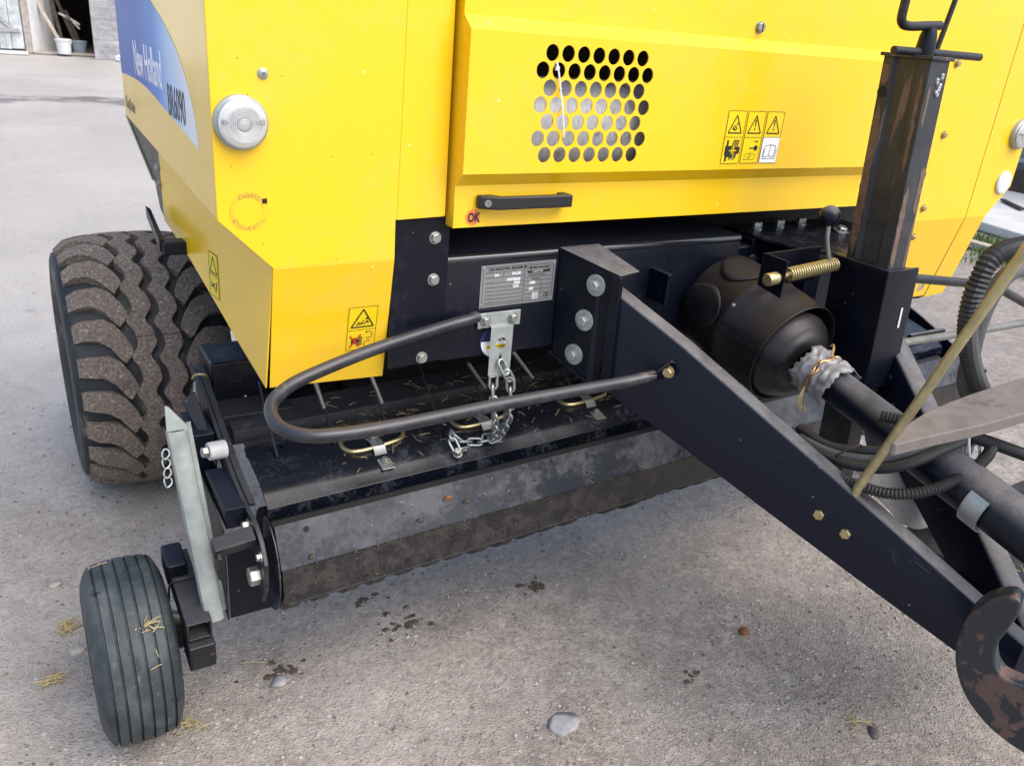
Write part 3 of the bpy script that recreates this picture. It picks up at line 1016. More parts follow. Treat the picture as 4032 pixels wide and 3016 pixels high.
        c.sheet([(y - 0.075, z - 0.022), (y - 0.030, z - 0.012), (y - 0.010, z + 0.007), (y + 0.012, z + 0.010), (y + 0.045, z + 0.004)], x - 0.016, x + 0.016, -0.0025)
        c.build("clamp", "galvanised", cover, bevel=0.001)
        MB().bolt((x, y - 0.048, z - 0.014), (0, -0.2, 1), 0.0075, 0.007, 0.010).build("bolt", "bolt_steel", cover)
        MB().bolt((x, y + 0.030, z + 0.010), (0, 0.1, 1), 0.0075, 0.007, 0.010).build("bolt", "bolt_steel", cover)
    # --- left end assembly
    arm = [(2.10, 0.715), (2.02, 0.722), (1.94, 0.712), (1.80, 0.658), (1.66, 0.612), (1.56, 0.596), (1.49, 0.597), (1.445, 0.575), (1.418, 0.535), (1.425, 0.47), (1.455, 0.418),
           (1.475, 0.43), (1.485, 0.50), (1.56, 0.548), (1.66, 0.552), (1.80, 0.598), (1.94, 0.655), (2.02, 0.685)]
    MB().prism([(0.357, y, z) for y, z in arm], (0.010, 0, 0)).build("side_arm", "black_worn", baler, bevel=0.002)
    # flat edge strip riding the arm
    MB().prism([(0.367, y, z + 0.002) for y, z in ((2.06, 0.727), (1.94, 0.716), (1.80, 0.662), (1.66, 0.616), (1.56, 0.600), (1.56, 0.592), (1.66, 0.604), (1.80, 0.650), (1.94, 0.70), (2.06, 0.715))], (0.014, 0, 0)).build("edge_strip", "black_worn", baler, bevel=0.001)
    # skid box at the bottom
    sk = MB()
    sk.prism([(0.312, 1.553, 0.318), (0.428, 1.553, 0.318), (0.428, 1.548, 0.50), (0.312, 1.548, 0.545)], (0, 0.004, 0))
    sk.build("end_plate", "black_paint", baler, bevel=0.001)
    MB().prism([(0.310, 1.553, 0.316), (0.310, 1.548, 0.56), (0.310, 1.90, 0.60), (0.310, 1.80, 0.36)], (-0.004, 0, 0)).build("end_plate", "black_worn", baler, bevel=0.001)
    MB().box(0.315, 0.36, 1.556, 1.74, 0.552, 0.60).build("spacer_block", "black_paint", baler, bevel=0.002)
    MB().bolt((0.356, 1.462, 0.486), (-1, 0, 0), 0.021, 0.022, 0, turn=0.1).build("bolt", "bolt_steel", baler, bevel=0.002)
    MB().bolt((0.356, 1.53, 0.569), (-1, 0, 0), 0.010, 0.012, 0.014).build("bolt", "bolt_steel", baler)
    MB().bolt((0.356, 1.437, 0.548), (-1, 0, 0), 0.008, 0.008, 0.012).build("bolt", "bolt_steel", baler)
    # peg bar across to the guard
    MB().obox((0.312, 1.478, 0.570), (0.042, 0, 0.004), (0, 0.017, 0.006), (0, -0.004, 0.012)).build("peg", "black_worn", baler, bevel=0.003)
    MB().obox((0.278, 1.472, 0.535), (0.004, 0, 0), (0, 0.020, 0.006), (0, -0.006, 0.030)).build("peg_tab", "black_worn", baler, bevel=0.002)
    # white bush with bolt
    MB().lathe((0.346, 1.66, 0.690), (-1, -0.1, 0.05), [(0, 0.0005), (0, 0.020), (0.036, 0.020), (0.038, 0.018), (0.038, 0.0005)], 28).build("bush", "bush_plastic", baler)
    MB().bolt((0.307, 1.655, 0.692), (-1, -0.1, 0.05), 0.012, 0.012, 0.0).build("bolt", "bolt_steel", baler)
    # bracket behind and cross tube
    MB().prism([(0.302, 1.87, 0.715), (0.330, 1.87, 0.738), (0.352, 1.79, 0.610), (0.345, 1.77, 0.585)], (0.004, 0.05, -0.02)).build("bracket", "black_paint", baler, bevel=0.001)
    MB().box(0.30, 0.355, 1.80, 1.94, 0.50, 0.66).build("pivot_housing", "black_paint", baler, bevel=0.004)
    MB().box(0.385, 0.525, 1.96, 2.10, 0.665, 0.765).build("cross_tube", "black_wet", baler, bevel=0.006)
    MB().box(0.385, 0.56, 1.86, 1.96, 0.64, 0.665).build("cross_tube", "black_worn", baler, bevel=0.003)
    # linch pin on the arm
    MB().tube([(0.35, 1.975, 0.715), (0.345, 1.955, 0.700), (0.347, 1.935, 0.668), (0.352, 1.93, 0.655)], 0.004, 8, 4).build("linch_pin", "galvanised", baler)
    MB().tube([(0.346, 1.985, 0.722), (0.352, 1.975, 0.735), (0.372, 1.97, 0.735), (0.380, 1.98, 0.722)], 0.003, 8, 4).build("wire_clip", "brass_rod", baler)
    # galvanised adjusting guard
    g = MB()
    top = Vector((0.238, 1.60, 0.782)); bot = Vector((0.272, 1.535, 0.338))
    d = bot - top
    sec = [(-0.016, 0.030), (-0.018, 0.010), (-0.014, 0.0), (-0.004, -0.004), (0.012, -0.004), (0.020, 0.0), (0.024, 0.030), (0.036, 0.034), (0.036, 0.031), (0.0265, 0.027), (0.0225, 0.003), (0.012, -0.001), (-0.004, -0.001), (-0.0115, 0.003), (-0.015, 0.012), (-0.013, 0.030)]
    g.prism([top + Vector((a, b, 0)) for a, b in sec], d)
    gu = g.build("adjuster_guard", "galv_dull", baler, bevel=0.0008)
    MB().prism([(0.222, 1.602, 0.782), (0.224, 1.610, 0.835), (0.231, 1.612, 0.832), (0.262, 1.604, 0.79), (0.262, 1.600, 0.778)], (0, 0.004, 0.0005)).build("guard_tip", "galv_dull", baler, bevel=0.001)
    for k in range(4):
        z0 = 0.745 - k * 0.022
        MB().tube([(0.214 - 0.004 * (k % 2), 1.60, z0), (0.208, 1.594, z0 - 0.008), (0.212, 1.592, z0 - 0.018), (0.222, 1.596, z0 - 0.012), (0.221, 1.60, z0 - 0.002)], 0.0019, 8, 4, closed=True).build("pin_chain_link", "galvanised", gu)
    # gauge wheel and its arm
    gauge_wheel(0.114, 1.682, baler)
    a = MB()
    S, E_ = Vector((0.236, 1.75, 0.372)), Vector((0.238, 1.515, 0.338))
    ax = (E_ - S).normalized()
    u = Vector((1, 0, 0)); v = ax.cross(u).normalized()
    hw, hh, t = 0.026, 0.026, 0.005
    def ring(c, a_, b_):
        return [c - u * a_ - v * b_, c + u * a_ - v * b_, c + u * a_ + v * b_, c - u * a_ + v * b_]
    vs = ring(S, hw, hh) + ring(E_, hw, hh) + ring(E_, hw - t, hh - t) + ring(S, hw - t, hh - t)
    fs = []
    for k in range(4):
        l = (k + 1) % 4
        fs += [(k, l, 4 + l, 4 + k), (4 + k, 4 + l, 8 + l, 8 + k), (8 + k, 8 + l, 12 + l, 12 + k), (12 + k, 12 + l, l, k)]
    a.add(vs, fs)
    arm_o = a.build("wheel_arm", "black_worn", baler, bevel=0.002)
    b2 = MB()
    b2.obox((0.240, 1.545, 0.272), (0.028, 0, 0), (0, 0.035, 0.004), (0, -0.004, 0.034))
    b2.build("wheel_yoke", "black_worn", baler, bevel=0.004)
    b2 = MB()
    b2.obox((0.236, 1.509, 0.262), (0.018, 0, 0), (0, 0.001, 0), (0, 0, 0.018))
    b2.build("yoke_opening_shade", "inner_dark", baler)  # dark square painted for the shade inside the yoke's open end
    MB().obox((0.225, 1.70, 0.395), (0.022, 0, 0), (0, 0.04, 0.005), (0, -0.004, 0.03)).build("wheel_arm_sleeve", "black_paint", baler, bevel=0.006)
    MB().tube([(0.205, 1.68, 0.262), (0.255, 1.66, 0.262)], 0.017, 16).build("axle", "bolt_steel", baler)
    MB().tube([(0.185, 1.66, 0.21), (0.25, 1.63, 0.235)], 0.02, 16).build("axle", "black_worn", baler)
    # wire tie round the arm
    MB().tube([(0.20, 1.648, 0.335), (0.205, 1.645, 0.382), (0.232, 1.640, 0.392), (0.262, 1.640, 0.385), (0.266, 1.645, 0.35)], 0.0025, 6, 4).build("wire_tie", "black_worn", baler)
    # --- right end assembly (seen beyond the drawbar)
    ZR = 0.07
    MB().prism([(2.905, y, z + ZR) for y, z in ((2.05, 0.72), (1.94, 0.712), (1.70, 0.63), (1.50, 0.55), (1.42, 0.53), (1.42, 0.44), (1.50, 0.43), (1.70, 0.5), (1.94, 0.6))], (0.012, 0, 0)).build("side_arm", "black_clean", baler, bevel=0.002)
    MB().box(2.70, 2.90, 1.60, 1.615, 0.60, 0.69).build("end_plate", "black_clean", baler)
    MB().box(2.62, 2.90, 1.86, 1.90, 0.66, 0.74).build("cross_tube", "black_clean", baler)
    gauge_wheel(3.034, 1.66, baler)
    MB().obox((2.98, 1.60, 0.36), (0.02, 0, 0), (0, 0.2, 0.05), (0, -0.01, 0.03)).build("wheel_arm", "black_clean", baler, bevel=0.004)
pickup()

# ---- hose guide bar (U-shaped) ---------------------------------------------
ub = [(0.868, 1.505, 0.992), (0.84, 1.500, 0.988), (0.79, 1.497, 0.982), (0.615, 1.470, 0.962), (0.478, 1.445, 0.938), (0.420, 1.428, 0.925), (0.382, 1.400, 0.912), (0.368, 1.360, 0.905), (0.372, 1.315, 0.900), (0.400, 1.278, 0.898),
      (0.450, 1.260, 0.898), (0.56, 1.252, 0.899), (0.80, 1.256, 0.902), (1.06, 1.252, 0.904), (1.125, 1.246, 0.908), (1.168, 1.240, 0.914)]
MB().tube(ub, 0.0130, 18, 6).build("guide_bar", "bar_paint", baler, sharp=60)
MB().prism([(1.138, 1.256, 0.888), (1.200, 1.238, 0.905), (1.212, 1.222, 0.945), (1.196, 1.222, 0.952), (1.165, 1.232, 0.925), (1.135, 1.244, 0.918)], (-0.006, -0.003, 0)).build("bar_lug", "black_clean", baler, bevel=0.002)
MB().bolt((1.193, 1.223, 0.926), (-0.91, -0.42, 0), 0.0115, 0.009, 0.014).build("bolt", "zinc_yellow", baler)
MB().tube([(1.96, 1.262, 0.868), (2.30, 1.258, 0.862), (2.80, 1.262, 0.852)], 0.0115, 14).build("guide_bar", "grey_bar", baler)

# ---- mount plate bolts -------------------------------------------------------
for p in ((0.764, 1.524, 1.170), (0.764, 1.524, 1.080), (0.744, 1.524, 0.904)):
    MB().bolt(p, (0, -1, 0), 0.011, 0.009, 0.0135).build("bolt", "bolt_steel", baler)

# ---- chain bracket (T-shaped zinc plate with a slot) ---------------------------
def chain_bracket():
    y = 1.518
    mb = MB()
    mb.prism([(0.878, y, 0.956), (0.989, y, 0.956), (0.989, y, 0.992), (0.878, y, 0.992)], (0, 0.003, 0))
    tp = mb.build("chain_bracket", "galv_dull", baler, bevel=0.001)
    # stem built as a plate with a round hole and a slot
    s = MB()
    ys = 1.508
    x0, x1, zt, zb = 0.908, 0.966, 0.958, 0.835
    hc, hr = Vector((0.937, 0, 0.918)), 0.0145
    n = 24
    o, i, b = [], [], []
    for k in range(n):
        a = 2 * math.pi * k / n + math.pi / 4
        ca, sa = math.cos(a), math.sin(a)
        q = 1 / max(abs(ca), abs(sa))
        o.append((hc.x + ca * q * 0.029, ys, hc.z + sa * q * 0.024))
        i.append((hc.x + ca * hr, ys, hc.z + sa * hr))
        b.append((hc.x + ca * hr, ys + 0.003, hc.z + sa * hr))
    s.add(o + i, [(k, (k + 1) % n, n + (k + 1) % n, n + k) for k in range(n)])
    s.add(i + b, [(k, (k + 1) % n, n + (k + 1) % n, n + k) for k in range(n)])
    def q4(a0, a1, z0, z1):
        s.add([(a0, ys, z0), (a1, ys, z0), (a1, ys, z1), (a0, ys, z1)], [(0, 1, 2, 3)])
    q4(x0, x1, 0.942, zt)
    q4(x0, 0.9335, 0.862, 0.894)
    q4(0.9405, x1, 0.862, 0.894)
    s.add([(x0, ys, 0.862), (x1, ys, 0.862), (x1, ys, 0.843), (0.958, ys, zb), (0.916, ys, zb), (x0, ys, 0.843)], [(5, 4, 3, 2, 1, 0)])
    s.prism([(x0, ys, zt), (x0, ys + 0.012, 0.962), (x1, ys + 0.012, 0.962), (x1, ys, zt)], (0, 0.0005, 0.002))
    s.build("bracket_stem", "galv_dull", tp)
    for x in (0.896, 0.968):
        MB().bolt((x, y, 0.975), (0, -1, 0), 0.0095, 0.009, 0.013, 0.003).build("bolt", "bolt_steel", tp)
    MB().box(0.88, 0.992, 1.521, 1.530, 0.992, 0.999).build("bracket_shelf", "black_paint", tp)
chain_bracket()

# ---- lift chain ----------------------------------------------------------------
def chain_link(name, c, d, twist, parent, L=0.039, Wd=0.0175, r=0.0036, mat="galvanised"):
    d = Vector(d).normalized()
    u, v, _ = frame(d)
    s = u * math.cos(twist) + v * math.sin(twist)
    c = Vector(c)
    p = []
    h = L / 2 - Wd / 2
    for k in range(6):
        a = math.pi * k / 5
        p.append(c + d * (h + Wd / 2 * math.sin(a)) + s * (Wd / 2 * math.cos(a)))
    for k in range(6):
        a = math.pi + math.pi * k / 5
        p.append(c + d * (-h + Wd / 2 * math.sin(a)) + s * (Wd / 2 * math.cos(a)))
    return MB().tube(p, r, 8, 1, closed=True).build(name, mat, parent, sharp=80)

def run_chain(path, parent):
    pts = catmull([Vector(p) for p in path], 30)
    acc, i, tw = 0.0, 0, 0
    step = 0.0275
    ds = [0.0]
    for a, b in zip(pts, pts[1:]):
        ds.append(ds[-1] + (b - a).length)
    s = step / 2
    j = 0
    while s < ds[-1]:
        while ds[j + 1] < s:
            j += 1
        t = (s - ds[j]) / max(1e-9, ds[j + 1] - ds[j])
        c = pts[j].lerp(pts[j + 1], t)
        chain_link("link", c, pts[j + 1] - pts[j], 0.6 + (math.pi / 2) * (tw % 2), parent)
        tw += 1
        s += step
chain = thing("lift_chain", "galvanised steel chain hanging from the zinc bracket down to the black pickup", "chain", (0.95, 1.55, 0.6))
run_chain([(0.938, 1.504, 0.874), (0.944, 1.496, 0.858), (0.962, 1.498, 0.83), (0.968, 1.500, 0.80), (0.975, 1.505, 0.76), (0.985, 1.525, 0.71), (1.000, 1.565, 0.66), (1.012, 1.600, 0.622), (0.995, 1.600, 0.615), (0.965, 1.602, 0.612), (0.935, 1.612, 0.612), (0.91, 1.615, 0.615)], chain)
run_chain([(0.926, 1.512, 0.838), (0.925, 1.508, 0.80), (0.928, 1.505, 0.77), (0.940, 1.515, 0.73), (0.956, 1.535, 0.69), (0.972, 1.56, 0.655), (0.985, 1.585, 0.63), (0.978, 1.602, 0.622)], chain)
run_chain([(0.91, 1.615, 0.617), (0.893, 1.622, 0.632), (0.880, 1.612, 0.640), (0.879, 1.592, 0.622), (0.893, 1.585, 0.612), (0.91, 1.59, 0.61)], chain)
MB().bolt((0.884, 1.585, 0.602), (-0.2, -0.5, 0.8), 0.010, 0.016, 0.012).build("shackle_bolt", "bolt_steel", chain)

# ---- pto guard, gearbox, shaft ----------------------------------------------------
def axis_pt(y):
    return Vector((1.58, y, 0.99 - (1.55 - y) * 0.2105))
AXD = (axis_pt(0.6) - axis_pt(1.55)).normalized()
def pto():
    o = axis_pt(1.52) + Vector((0.034, 0, -0.022))
    # bell: outer sleeve of two telescoped shells
    bell = MB().lathe(o, AXD, [(0.0, 0.100), (0.0, 0.118), (0.02, 0.126), (0.145, 0.130), (0.147, 0.127), (0.147, 0.10)], 56).build("gearbox_guard", "black_plastic", baler, sharp=50)
    MB().lathe(o, AXD, [(0.138, 0.129), (0.140, 0.1365), (0.152, 0.1370), (0.155, 0.1345), (0.285, 0.1345), (0.287, 0.132), (0.285, 0.130), (0.16, 0.129)], 56).build("guard_sleeve", "black_plastic", baler, sharp=50)
    # access covers on the bell
    u, v, n = frame(AXD)
    upv = Vector((0, 0, 1)) - n * n.z
    upv.normalize()
    sd = n.cross(upv)
    for a0, w_, h0, h1 in ((8, 0.070, 0.012, 0.128), (78, 0.060, 0.005, 0.130)):
        mb = MB()
        R0 = 0.1312
        cen = []
        rows_ = 10
        for i in range(rows_ + 1):
            t = i / rows_
            h = h0 + (h1 - h0) * t
            ww = w_ * (math.sin(math.pi * min(1, max(0.02, t * 0.96 + 0.03))) ** 0.6)
            for j in range(9):
                a = R(a0) + (j / 8 - 0.5) * 2 * ww / R0
                mb.v.append(o + n * h + (upv * math.cos(a) - sd * math.sin(a) * -1) * R0 if False else o + n * h + (upv * math.cos(a) + sd * math.sin(a)) * R0)
        for i in range(rows_):
            for j in range(8):
                mb.f.append((i * 9 + j, i * 9 + j + 1, (i + 1) * 9 + j + 1, (i + 1) * 9 + j))
        ob = mb.build("access_flap", "black_plastic", bell)
        md = ob.modifiers.new("solid", 'SOLIDIFY'); md.thickness = 0.0025; md.offset = 0
    MB().lathe(o + n * 0.150 + (upv * 0.55 + sd * 0.835) * 0.134, (upv * 0.55 + sd * 0.835), [(0, 0.006), (0.002, 0.006), (0.0035, 0.003), (0.0035, 0.0002)], 14).build("rivet", "bolt_steel", bell)
    # gearbox body behind
    MB().box(1.36, 1.80, 1.545, 1.76, 0.80, 1.09).build("gearbox", "black_paint", baler, bevel=0.01)
    MB().box(1.37, 1.385, 1.46, 1.55, 0.98, 1.06).build("gearbox_lug", "black_paint", baler, bevel=0.003)
    # drive shaft (lies in the guard: a thing of its own)
    sh = thing("drive_shaft", "black plastic covered drive shaft running forward from the round guard", "shaft", axis_pt(0.9))
    MB().lathe(axis_pt(1.262) + Vector((0.018, 0, -0.022)), AXD, [(0.0, 0.09), (0.0, 0.109), (0.010, 0.1135), (0.026, 0.1135), (0.036, 0.110), (0.043, 0.104), (0.048, 0.102), (0.054, 0.095), (0.061, 0.087), (0.064, 0.086), (0.070, 0.077), (0.074, 0.066), (0.0745, 0.052), (0.060, 0.050), (0.060, 0.040)], 56).build("cone_guard", "black_plastic", sh, sharp=40)
    MB().lathe(axis_pt(1.16), AXD, [(0.0, 0.034), (0.02, 0.0405), (0.36, 0.0405), (0.36, 0.03)], 40).build("shaft_tube", "black_clean", sh)
    MB().lathe(axis_pt(0.86), AXD, [(0.0, 0.042), (0.003, 0.050), (0.50, 0.0515), (0.50, 0.03)], 40).build("shaft_tube", "black_clean", sh)
    # torn plastic sheet tied round the tube end
    rnd = random.Random(5)
    c0 = axis_pt(1.115)
    pm = MB()
    rows_, cols = 26, 60
    for i in range(rows_):
        t = i / (rows_ - 1)
        for j in range(cols):
            a = R(-140 + 290 * j / (cols - 1))
            ca, sa = math.cos(a), math.sin(a)
            q = Vector((t * 2.6, ca * 1.4, sa * 1.4 + 3.1))
            h = (t - 0.5) * 0.088 + 0.012 * noise.noise(q * 1.2)
            if i == 0 or i == rows_ - 1:
                h += (1 if i else -1) * (0.018 * abs(noise.noise(q * 2.4)) + 0.006 * rnd.random())
            waist = 1 - 0.85 * math.exp(-((t - 0.40) / 0.10) ** 2)
            fold = noise.noise(q * 2.2) * 0.6 + noise.noise(Vector((t * 9, ca * 2.2, sa * 2.2))) * 0.45
            rr_ = 0.0455 + waist * (0.008 + 0.013 * fold) + 0.0008 * rnd.random()
            pm.v.append(c0 + n * h + (upv * ca + sd * sa) * max(0.0428, rr_))
    for i in range(rows_ - 1):
        for j in range(cols - 1):
            pm.f.append((i * cols + j, i * cols + j + 1, (i + 1) * cols + j + 1, (i + 1) * cols + j))
    m_, nt, b = new_mat("torn_film")
    b.inputs["Base Color"].default_value = (0.33, 0.33, 0.34, 1)
    b.inputs["Roughness"].default_value = 0.3
    b.inputs["Transmission Weight"].default_value = 0.3
    wrap = pm.build("plastic_wrap", "torn_film", None, sharp=30)
    md = wrap.modifiers.new("solid", 'SOLIDIFY'); md.thickness = 0.0008
    tag(wrap, "torn clear plastic film tied with copper wire around the drive shaft", "plastic film")
    for k in range(2):
        p = []
        for j in range(22):
            a = R(-110 + 240 * j / 21)
            p.append(c0 + n * (-0.006 + 0.006 * k + 0.004 * math.sin(j * 1.3 + k)) + (upv * math.cos(a) + sd * math.sin(a)) * (0.054 + 0.003 * math.sin(j * 2.1)))
        MB().tube(p, 0.0021, 6, 2).build("tie_wire", "brass_wire", wrap)
    MB().tube([c0 + upv * 0.058 + sd * 0.01, c0 + upv * 0.070 - sd * 0.004 + n * -0.012, c0 + upv * 0.074 - sd * 0.012 + n * -0.022, c0 + upv * 0.066 - sd * 0.018 + n * -0.03], 0.003, 6, 4).build("tie_wire", "brass_wire", wrap)
    rb = MB()
    for k in range(3):
        p = [c0 + n * -0.004 + (upv * -0.2 + sd * 0.98) * 0.052, c0 + n * 0.01 + sd * (0.062 + 0.006 * k) - upv * 0.05, c0 + n * 0.02 + sd * 0.05 - upv * (0.07 + 0.004 * k), c0 + n * 0.0 + sd * 0.04 - upv * 0.055]
        rb.tube(p, 0.0018, 6, 5)
    rb.build("tie_wire", "straw", wrap)
plain("brass_wire", (0.50, 0.30, 0.14), 0.35, 0.8, 0.2, 90)
pto()

# ---- plate with three bolts, right of the gearbox -----------------------------------
def right_frame():
    pl = MB().prism([(1.74, 1.53, 1.108), (1.76, 1.44, 1.108), (1.79, 1.375, 1.108), (1.86, 1.335, 1.108), (1.93, 1.345, 1.108), (2.10, 1.53, 1.108), (2.10, 1.66, 1.108), (1.74, 1.66, 1.108)], (0, 0, 0.007)).build("top_plate", "black_wet", baler, bevel=0.001)
    for x, y in ((1.812, 1.61), (1.912, 1.618), (2.012, 1.626)):
        MB().bolt((x, y, 1.115), (0, 0, 1), 0.0135, 0.017, 0.016, 0.003).build("bolt", "bolt_steel", pl)
    MB().box(1.73, 2.26, 1.54, 1.70, 0.84, 1.107).build("frame_beam", "black_paint", baler, bevel=0.004)
    MB().box(1.80, 1.86, 1.40, 1.54, 0.95, 1.107).build("gusset", "black_paint", baler, bevel=0.003)
    MB().lathe((1.735, 1.536, 1.05), (-0.3, -1, 0), [(0, 0.018), (0.006, 0.018), (0.010, 0.012), (0.010, 0.0003)], 20).build("plug", "black_paint", baler)
    MB().bolt((2.06, 1.52, 1.118), (0, -0.3, 1), 0.014, 0.012, 0.022).build("bolt", "bolt_steel", pl)
right_frame()

# right drawbar arm, mirror of the near one
def drawbar_right():
    A = Vector((2.03, 1.400, 0)); B = Vector((1.66, 0.600, 0))
    nrm = Vector((-0.8, 0.37, 0)).normalized()
    w = 0.052
    mb = MB()
    r = 0.006
    secs = [(-0.02, 1.085, 0.826), (0.04, 1.060, 0.826), (0.5, 0.866, 0.680), (1.0, 0.644, 0.523), (1.10, 0.60, 0.49)]
    for s, zt, zb in secs:
        p = A + (B - A) * s
        q = p + nrm * w
        mb.v += [Vector((p.x, p.y, zb)), Vector((p.x, p.y, zt - r)), Vector((p.x + nrm.x * r, p.y + nrm.y * r, zt)), Vector((q.x - nrm.x * r, q.y - nrm.y * r, zt)), Vector((q.x, q.y, zt - r)), Vector((q.x, q.y, zb))]
    for i in range(len(secs) - 1):
        for k in range(6):
            l = (k + 1) % 6
            mb.f.append((i * 6 + k, i * 6 + l, (i + 1) * 6 + l, (i + 1) * 6 + k))
    mb.f += [tuple(range(6)), tuple(range((len(secs) - 1) * 6, len(secs) * 6))]
    dr = mb.build("drawbar", "black_clean", baler, sharp=50)
    for s, z in ((0.38, 0.86), (0.43, 0.80)):
        p = A + (B - A) * s + nrm * w
        MB().lathe(p + Vector((0, 0, z)), nrm, [(0.0003, 0.006), (0.001, 0.006), (0.0012, 0.0003)], 14).build("hole", "galv_dull", dr)
    MB().prism([(1.74, 0.92, 0.545), (2.30, 0.92, 0.56), (2.30, 0.44, 0.55), (1.72, 0.44, 0.53)], (0, 0, 0.012)).build("step_plate", "mud_black", baler, bevel=0.002)
    # hitch plate joining the two arms, dirt and chaff on it
    MB().prism([(1.50, 0.75, 0.560), (1.68, 0.75, 0.560), (1.66, 0.56, 0.53), (1.53, 0.56, 0.53)], (0, 0, 0.016)).build("hitch_plate", "black_worn", baler, bevel=0.002)
drawbar_right()

# ---- parking jack (slides in a sleeve on the drawbar) -------------------------------
def jack():
    j = thing("parking_jack", "black parking jack with peeling paint and crank standing upright before the door", "jack", (1.75, 1.17, 0.45))
    ax = Vector((0.052, -0.030, -1.0)).normalized()
    O = Vector((1.722, 1.152, 1.592))
    X = Vector((1, 0, 0)); Yv = Vector((0, 1, 0))
    mb = MB()
    w, d, t = 0.066, 0.118, 0.006
    L = 0.80
    # channel section: closed left face with rolled lips leaving a shallow recess on the wide side
    sec = [(0.0, 0.0), (w, 0.0), (w, d), (0.0, d), (0.0, d - 0.026), (0.008, d - 0.032), (0.008, 0.036), (0.0, 0.030)]
    mb.prism([O + X * a + Yv * b for a, b in sec], ax * L)
    leg = mb.build("jack_leg", "jack_paint", j, bevel=0.0025)
    MB().obox(O + X * (w / 2) + Yv * (d / 2) + Vector((0, 0, 0.003)), X * (w / 2 + 0.007), Yv * (d / 2 + 0.006), Vector((0, 0, 0.004))).build("top_plate", "jack_paint", j, bevel=0.002)
    hp = O + Yv * (d - 0.0125) + ax * 0.075 + X * 0.0
    MB().lathe(hp - X * 0.0006, (-1, 0, 0), [(0, 0.0118), (0.0006, 0.0118), (0.0007, 0.0003)], 24).build("pin_hole", "inner_dark", leg)
    # bare rusty streaks along the lips and on the narrow face
    def streak(pt, wdir, nd, h0, h1, w0, seed):
        mb_ = MB()
        m_ = 40
        for k in range(m_ + 1):
            t_ = k / m_
            hh = h0 + (h1 - h0) * t_
            e = min(1.0, t_ * 8, (1 - t_) * 8)
            l_ = (0.5 + 0.35 * noise.noise(Vector((hh * 38, seed, 0)))) * w0 * e
            r_ = (0.5 + 0.35 * noise.noise(Vector((hh * 44, seed + 5, 0)))) * w0 * e
            c_ = pt + ax * hh + nd * 0.0007
            mb_.v += [c_ - wdir * l_, c_ + wdir * r_]
        for k in range(m_):
            mb_.f.append((2 * k, 2 * k + 1, 2 * k + 3, 2 * k + 2))
        mb_.build("rust_streak", "rust_streak", leg)
    streak(O + Yv * (d - 0.013), Yv, -X, 0.10, 0.45, 0.021, 1.0)
    streak(O + Yv * (d - 0.012), Yv, -X, 0.015, 0.06, 0.016, 2.0)
    streak(O + X * 0.010, X, -Yv, 0.26, 0.46, 0.016, 3.0)
    streak(O + X * 0.054, X, -Yv, 0.22, 0.33, 0.018, 4.0)
    streak(O + Yv * 0.014, Yv, -X, 0.03, 0.24, 0.010, 6.0)
    streak(O + X * 0.012, X, -Yv, 0.05, 0.14, 0.009, 7.0)
    # crank
    T = O + X * 0.033 + Yv * 0.045
    MB().lathe(T, (0, 0, 1), [(0.0, 0.0005), (0.0, 0.020), (0.02, 0.020), (0.045, 0.018), (0.062, 0.013), (0.068, 0.0005)], 24).build("crank_neck", "black_paint", j)
    MB().tube([T + Vector((0.030, 0.0, 0.068)), T + Vector((-0.02, 0.0, 0.064)), T + Vector((-0.075, 0.0, 0.060)), T + Vector((-0.100, 0.0, 0.066)), T + Vector((-0.106, 0.0, 0.09)), T + Vector((-0.102, 0.0, 0.20)), T + Vector((-0.098, 0.0, 0.30))], 0.0095, 14, 4).build("crank_handle", "black_worn", j)
    MB().tube([T + Vector((-0.102, 0.002, 0.012)), T + Vector((0.05, 0, 0.013)), T + Vector((0.205, -0.002, 0.013))], 0.0085, 14).build("cross_pin", "black_worn", j)
    MB().tube([T + Vector((0.07, 0.02, 0.012)), T + Vector((0.09, 0.02, 0.12)), T + Vector((0.115, 0.02, 0.40))], 0.006, 10).build("lock_rod", "black_worn", j)
    # weld blob near the top
    wb = MB()
    rnd = random.Random(2)
    for k in range(9):
        c = O + X * (0.040 + rnd.uniform(-0.008, 0.008)) + ax * (0.030 + k * 0.005) - Yv * 0.001
        wb.lathe(c, (0, -1, 0), [(-0.002, 0.006), (0.002, 0.005), (0.004, 0.0005)], 10)
    wb.build("weld_bead", "galvanised", leg)
    MB().obox(O + X * 0.033 + Yv * 0.059 + ax * 0.92, X * 0.026, Yv * 0.045, ax * 0.13).build("inner_leg", "black_worn", j, bevel=0.002)
    MB().obox(O + X * 0.033 + Yv * 0.059 + ax * 1.125 - Vector((0, 0, 0)), X * 0.08, Yv * 0.09, Vector((0, 0, 0.006))).build("foot_plate", "black_worn", j, bevel=0.002)
    # sleeve on the drawbar: part of the baler
    S0 = O + ax * 0.455
    sl = [(-0.012, 0.145), (-0.012, -0.012), (0.050, -0.016), (0.105, -0.012), (0.105, -0.006), (0.078, -0.004), (0.074, 0.002), (0.074, 0.145)]
    MB().prism([S0 + X * a + Yv * b for a, b in sl], ax * 0.30).build("jack_sleeve", "black_paint", baler, bevel=0.003)
    MB().prism([S0 + X * 0.06 - Yv * 0.0165 + ax * 0.095, S0 + X * 0.067 - Yv * 0.0163 + ax * 0.095, S0 + X * 0.067 - Yv * 0.0163 + ax * 0.145, S0 + X * 0.06 - Yv * 0.0165 + ax * 0.145], (0, -0.0006, 0)).build("sleeve_sticker", "white_plastic", baler)
    # locking pin with spring, bracket and ball lever
    MB().tube([(1.475, 1.238, 1.108), (1.60, 1.245, 1.118), (1.715, 1.252, 1.122)], 0.007, 14).build("lock_pin", "zinc_yellow", baler)
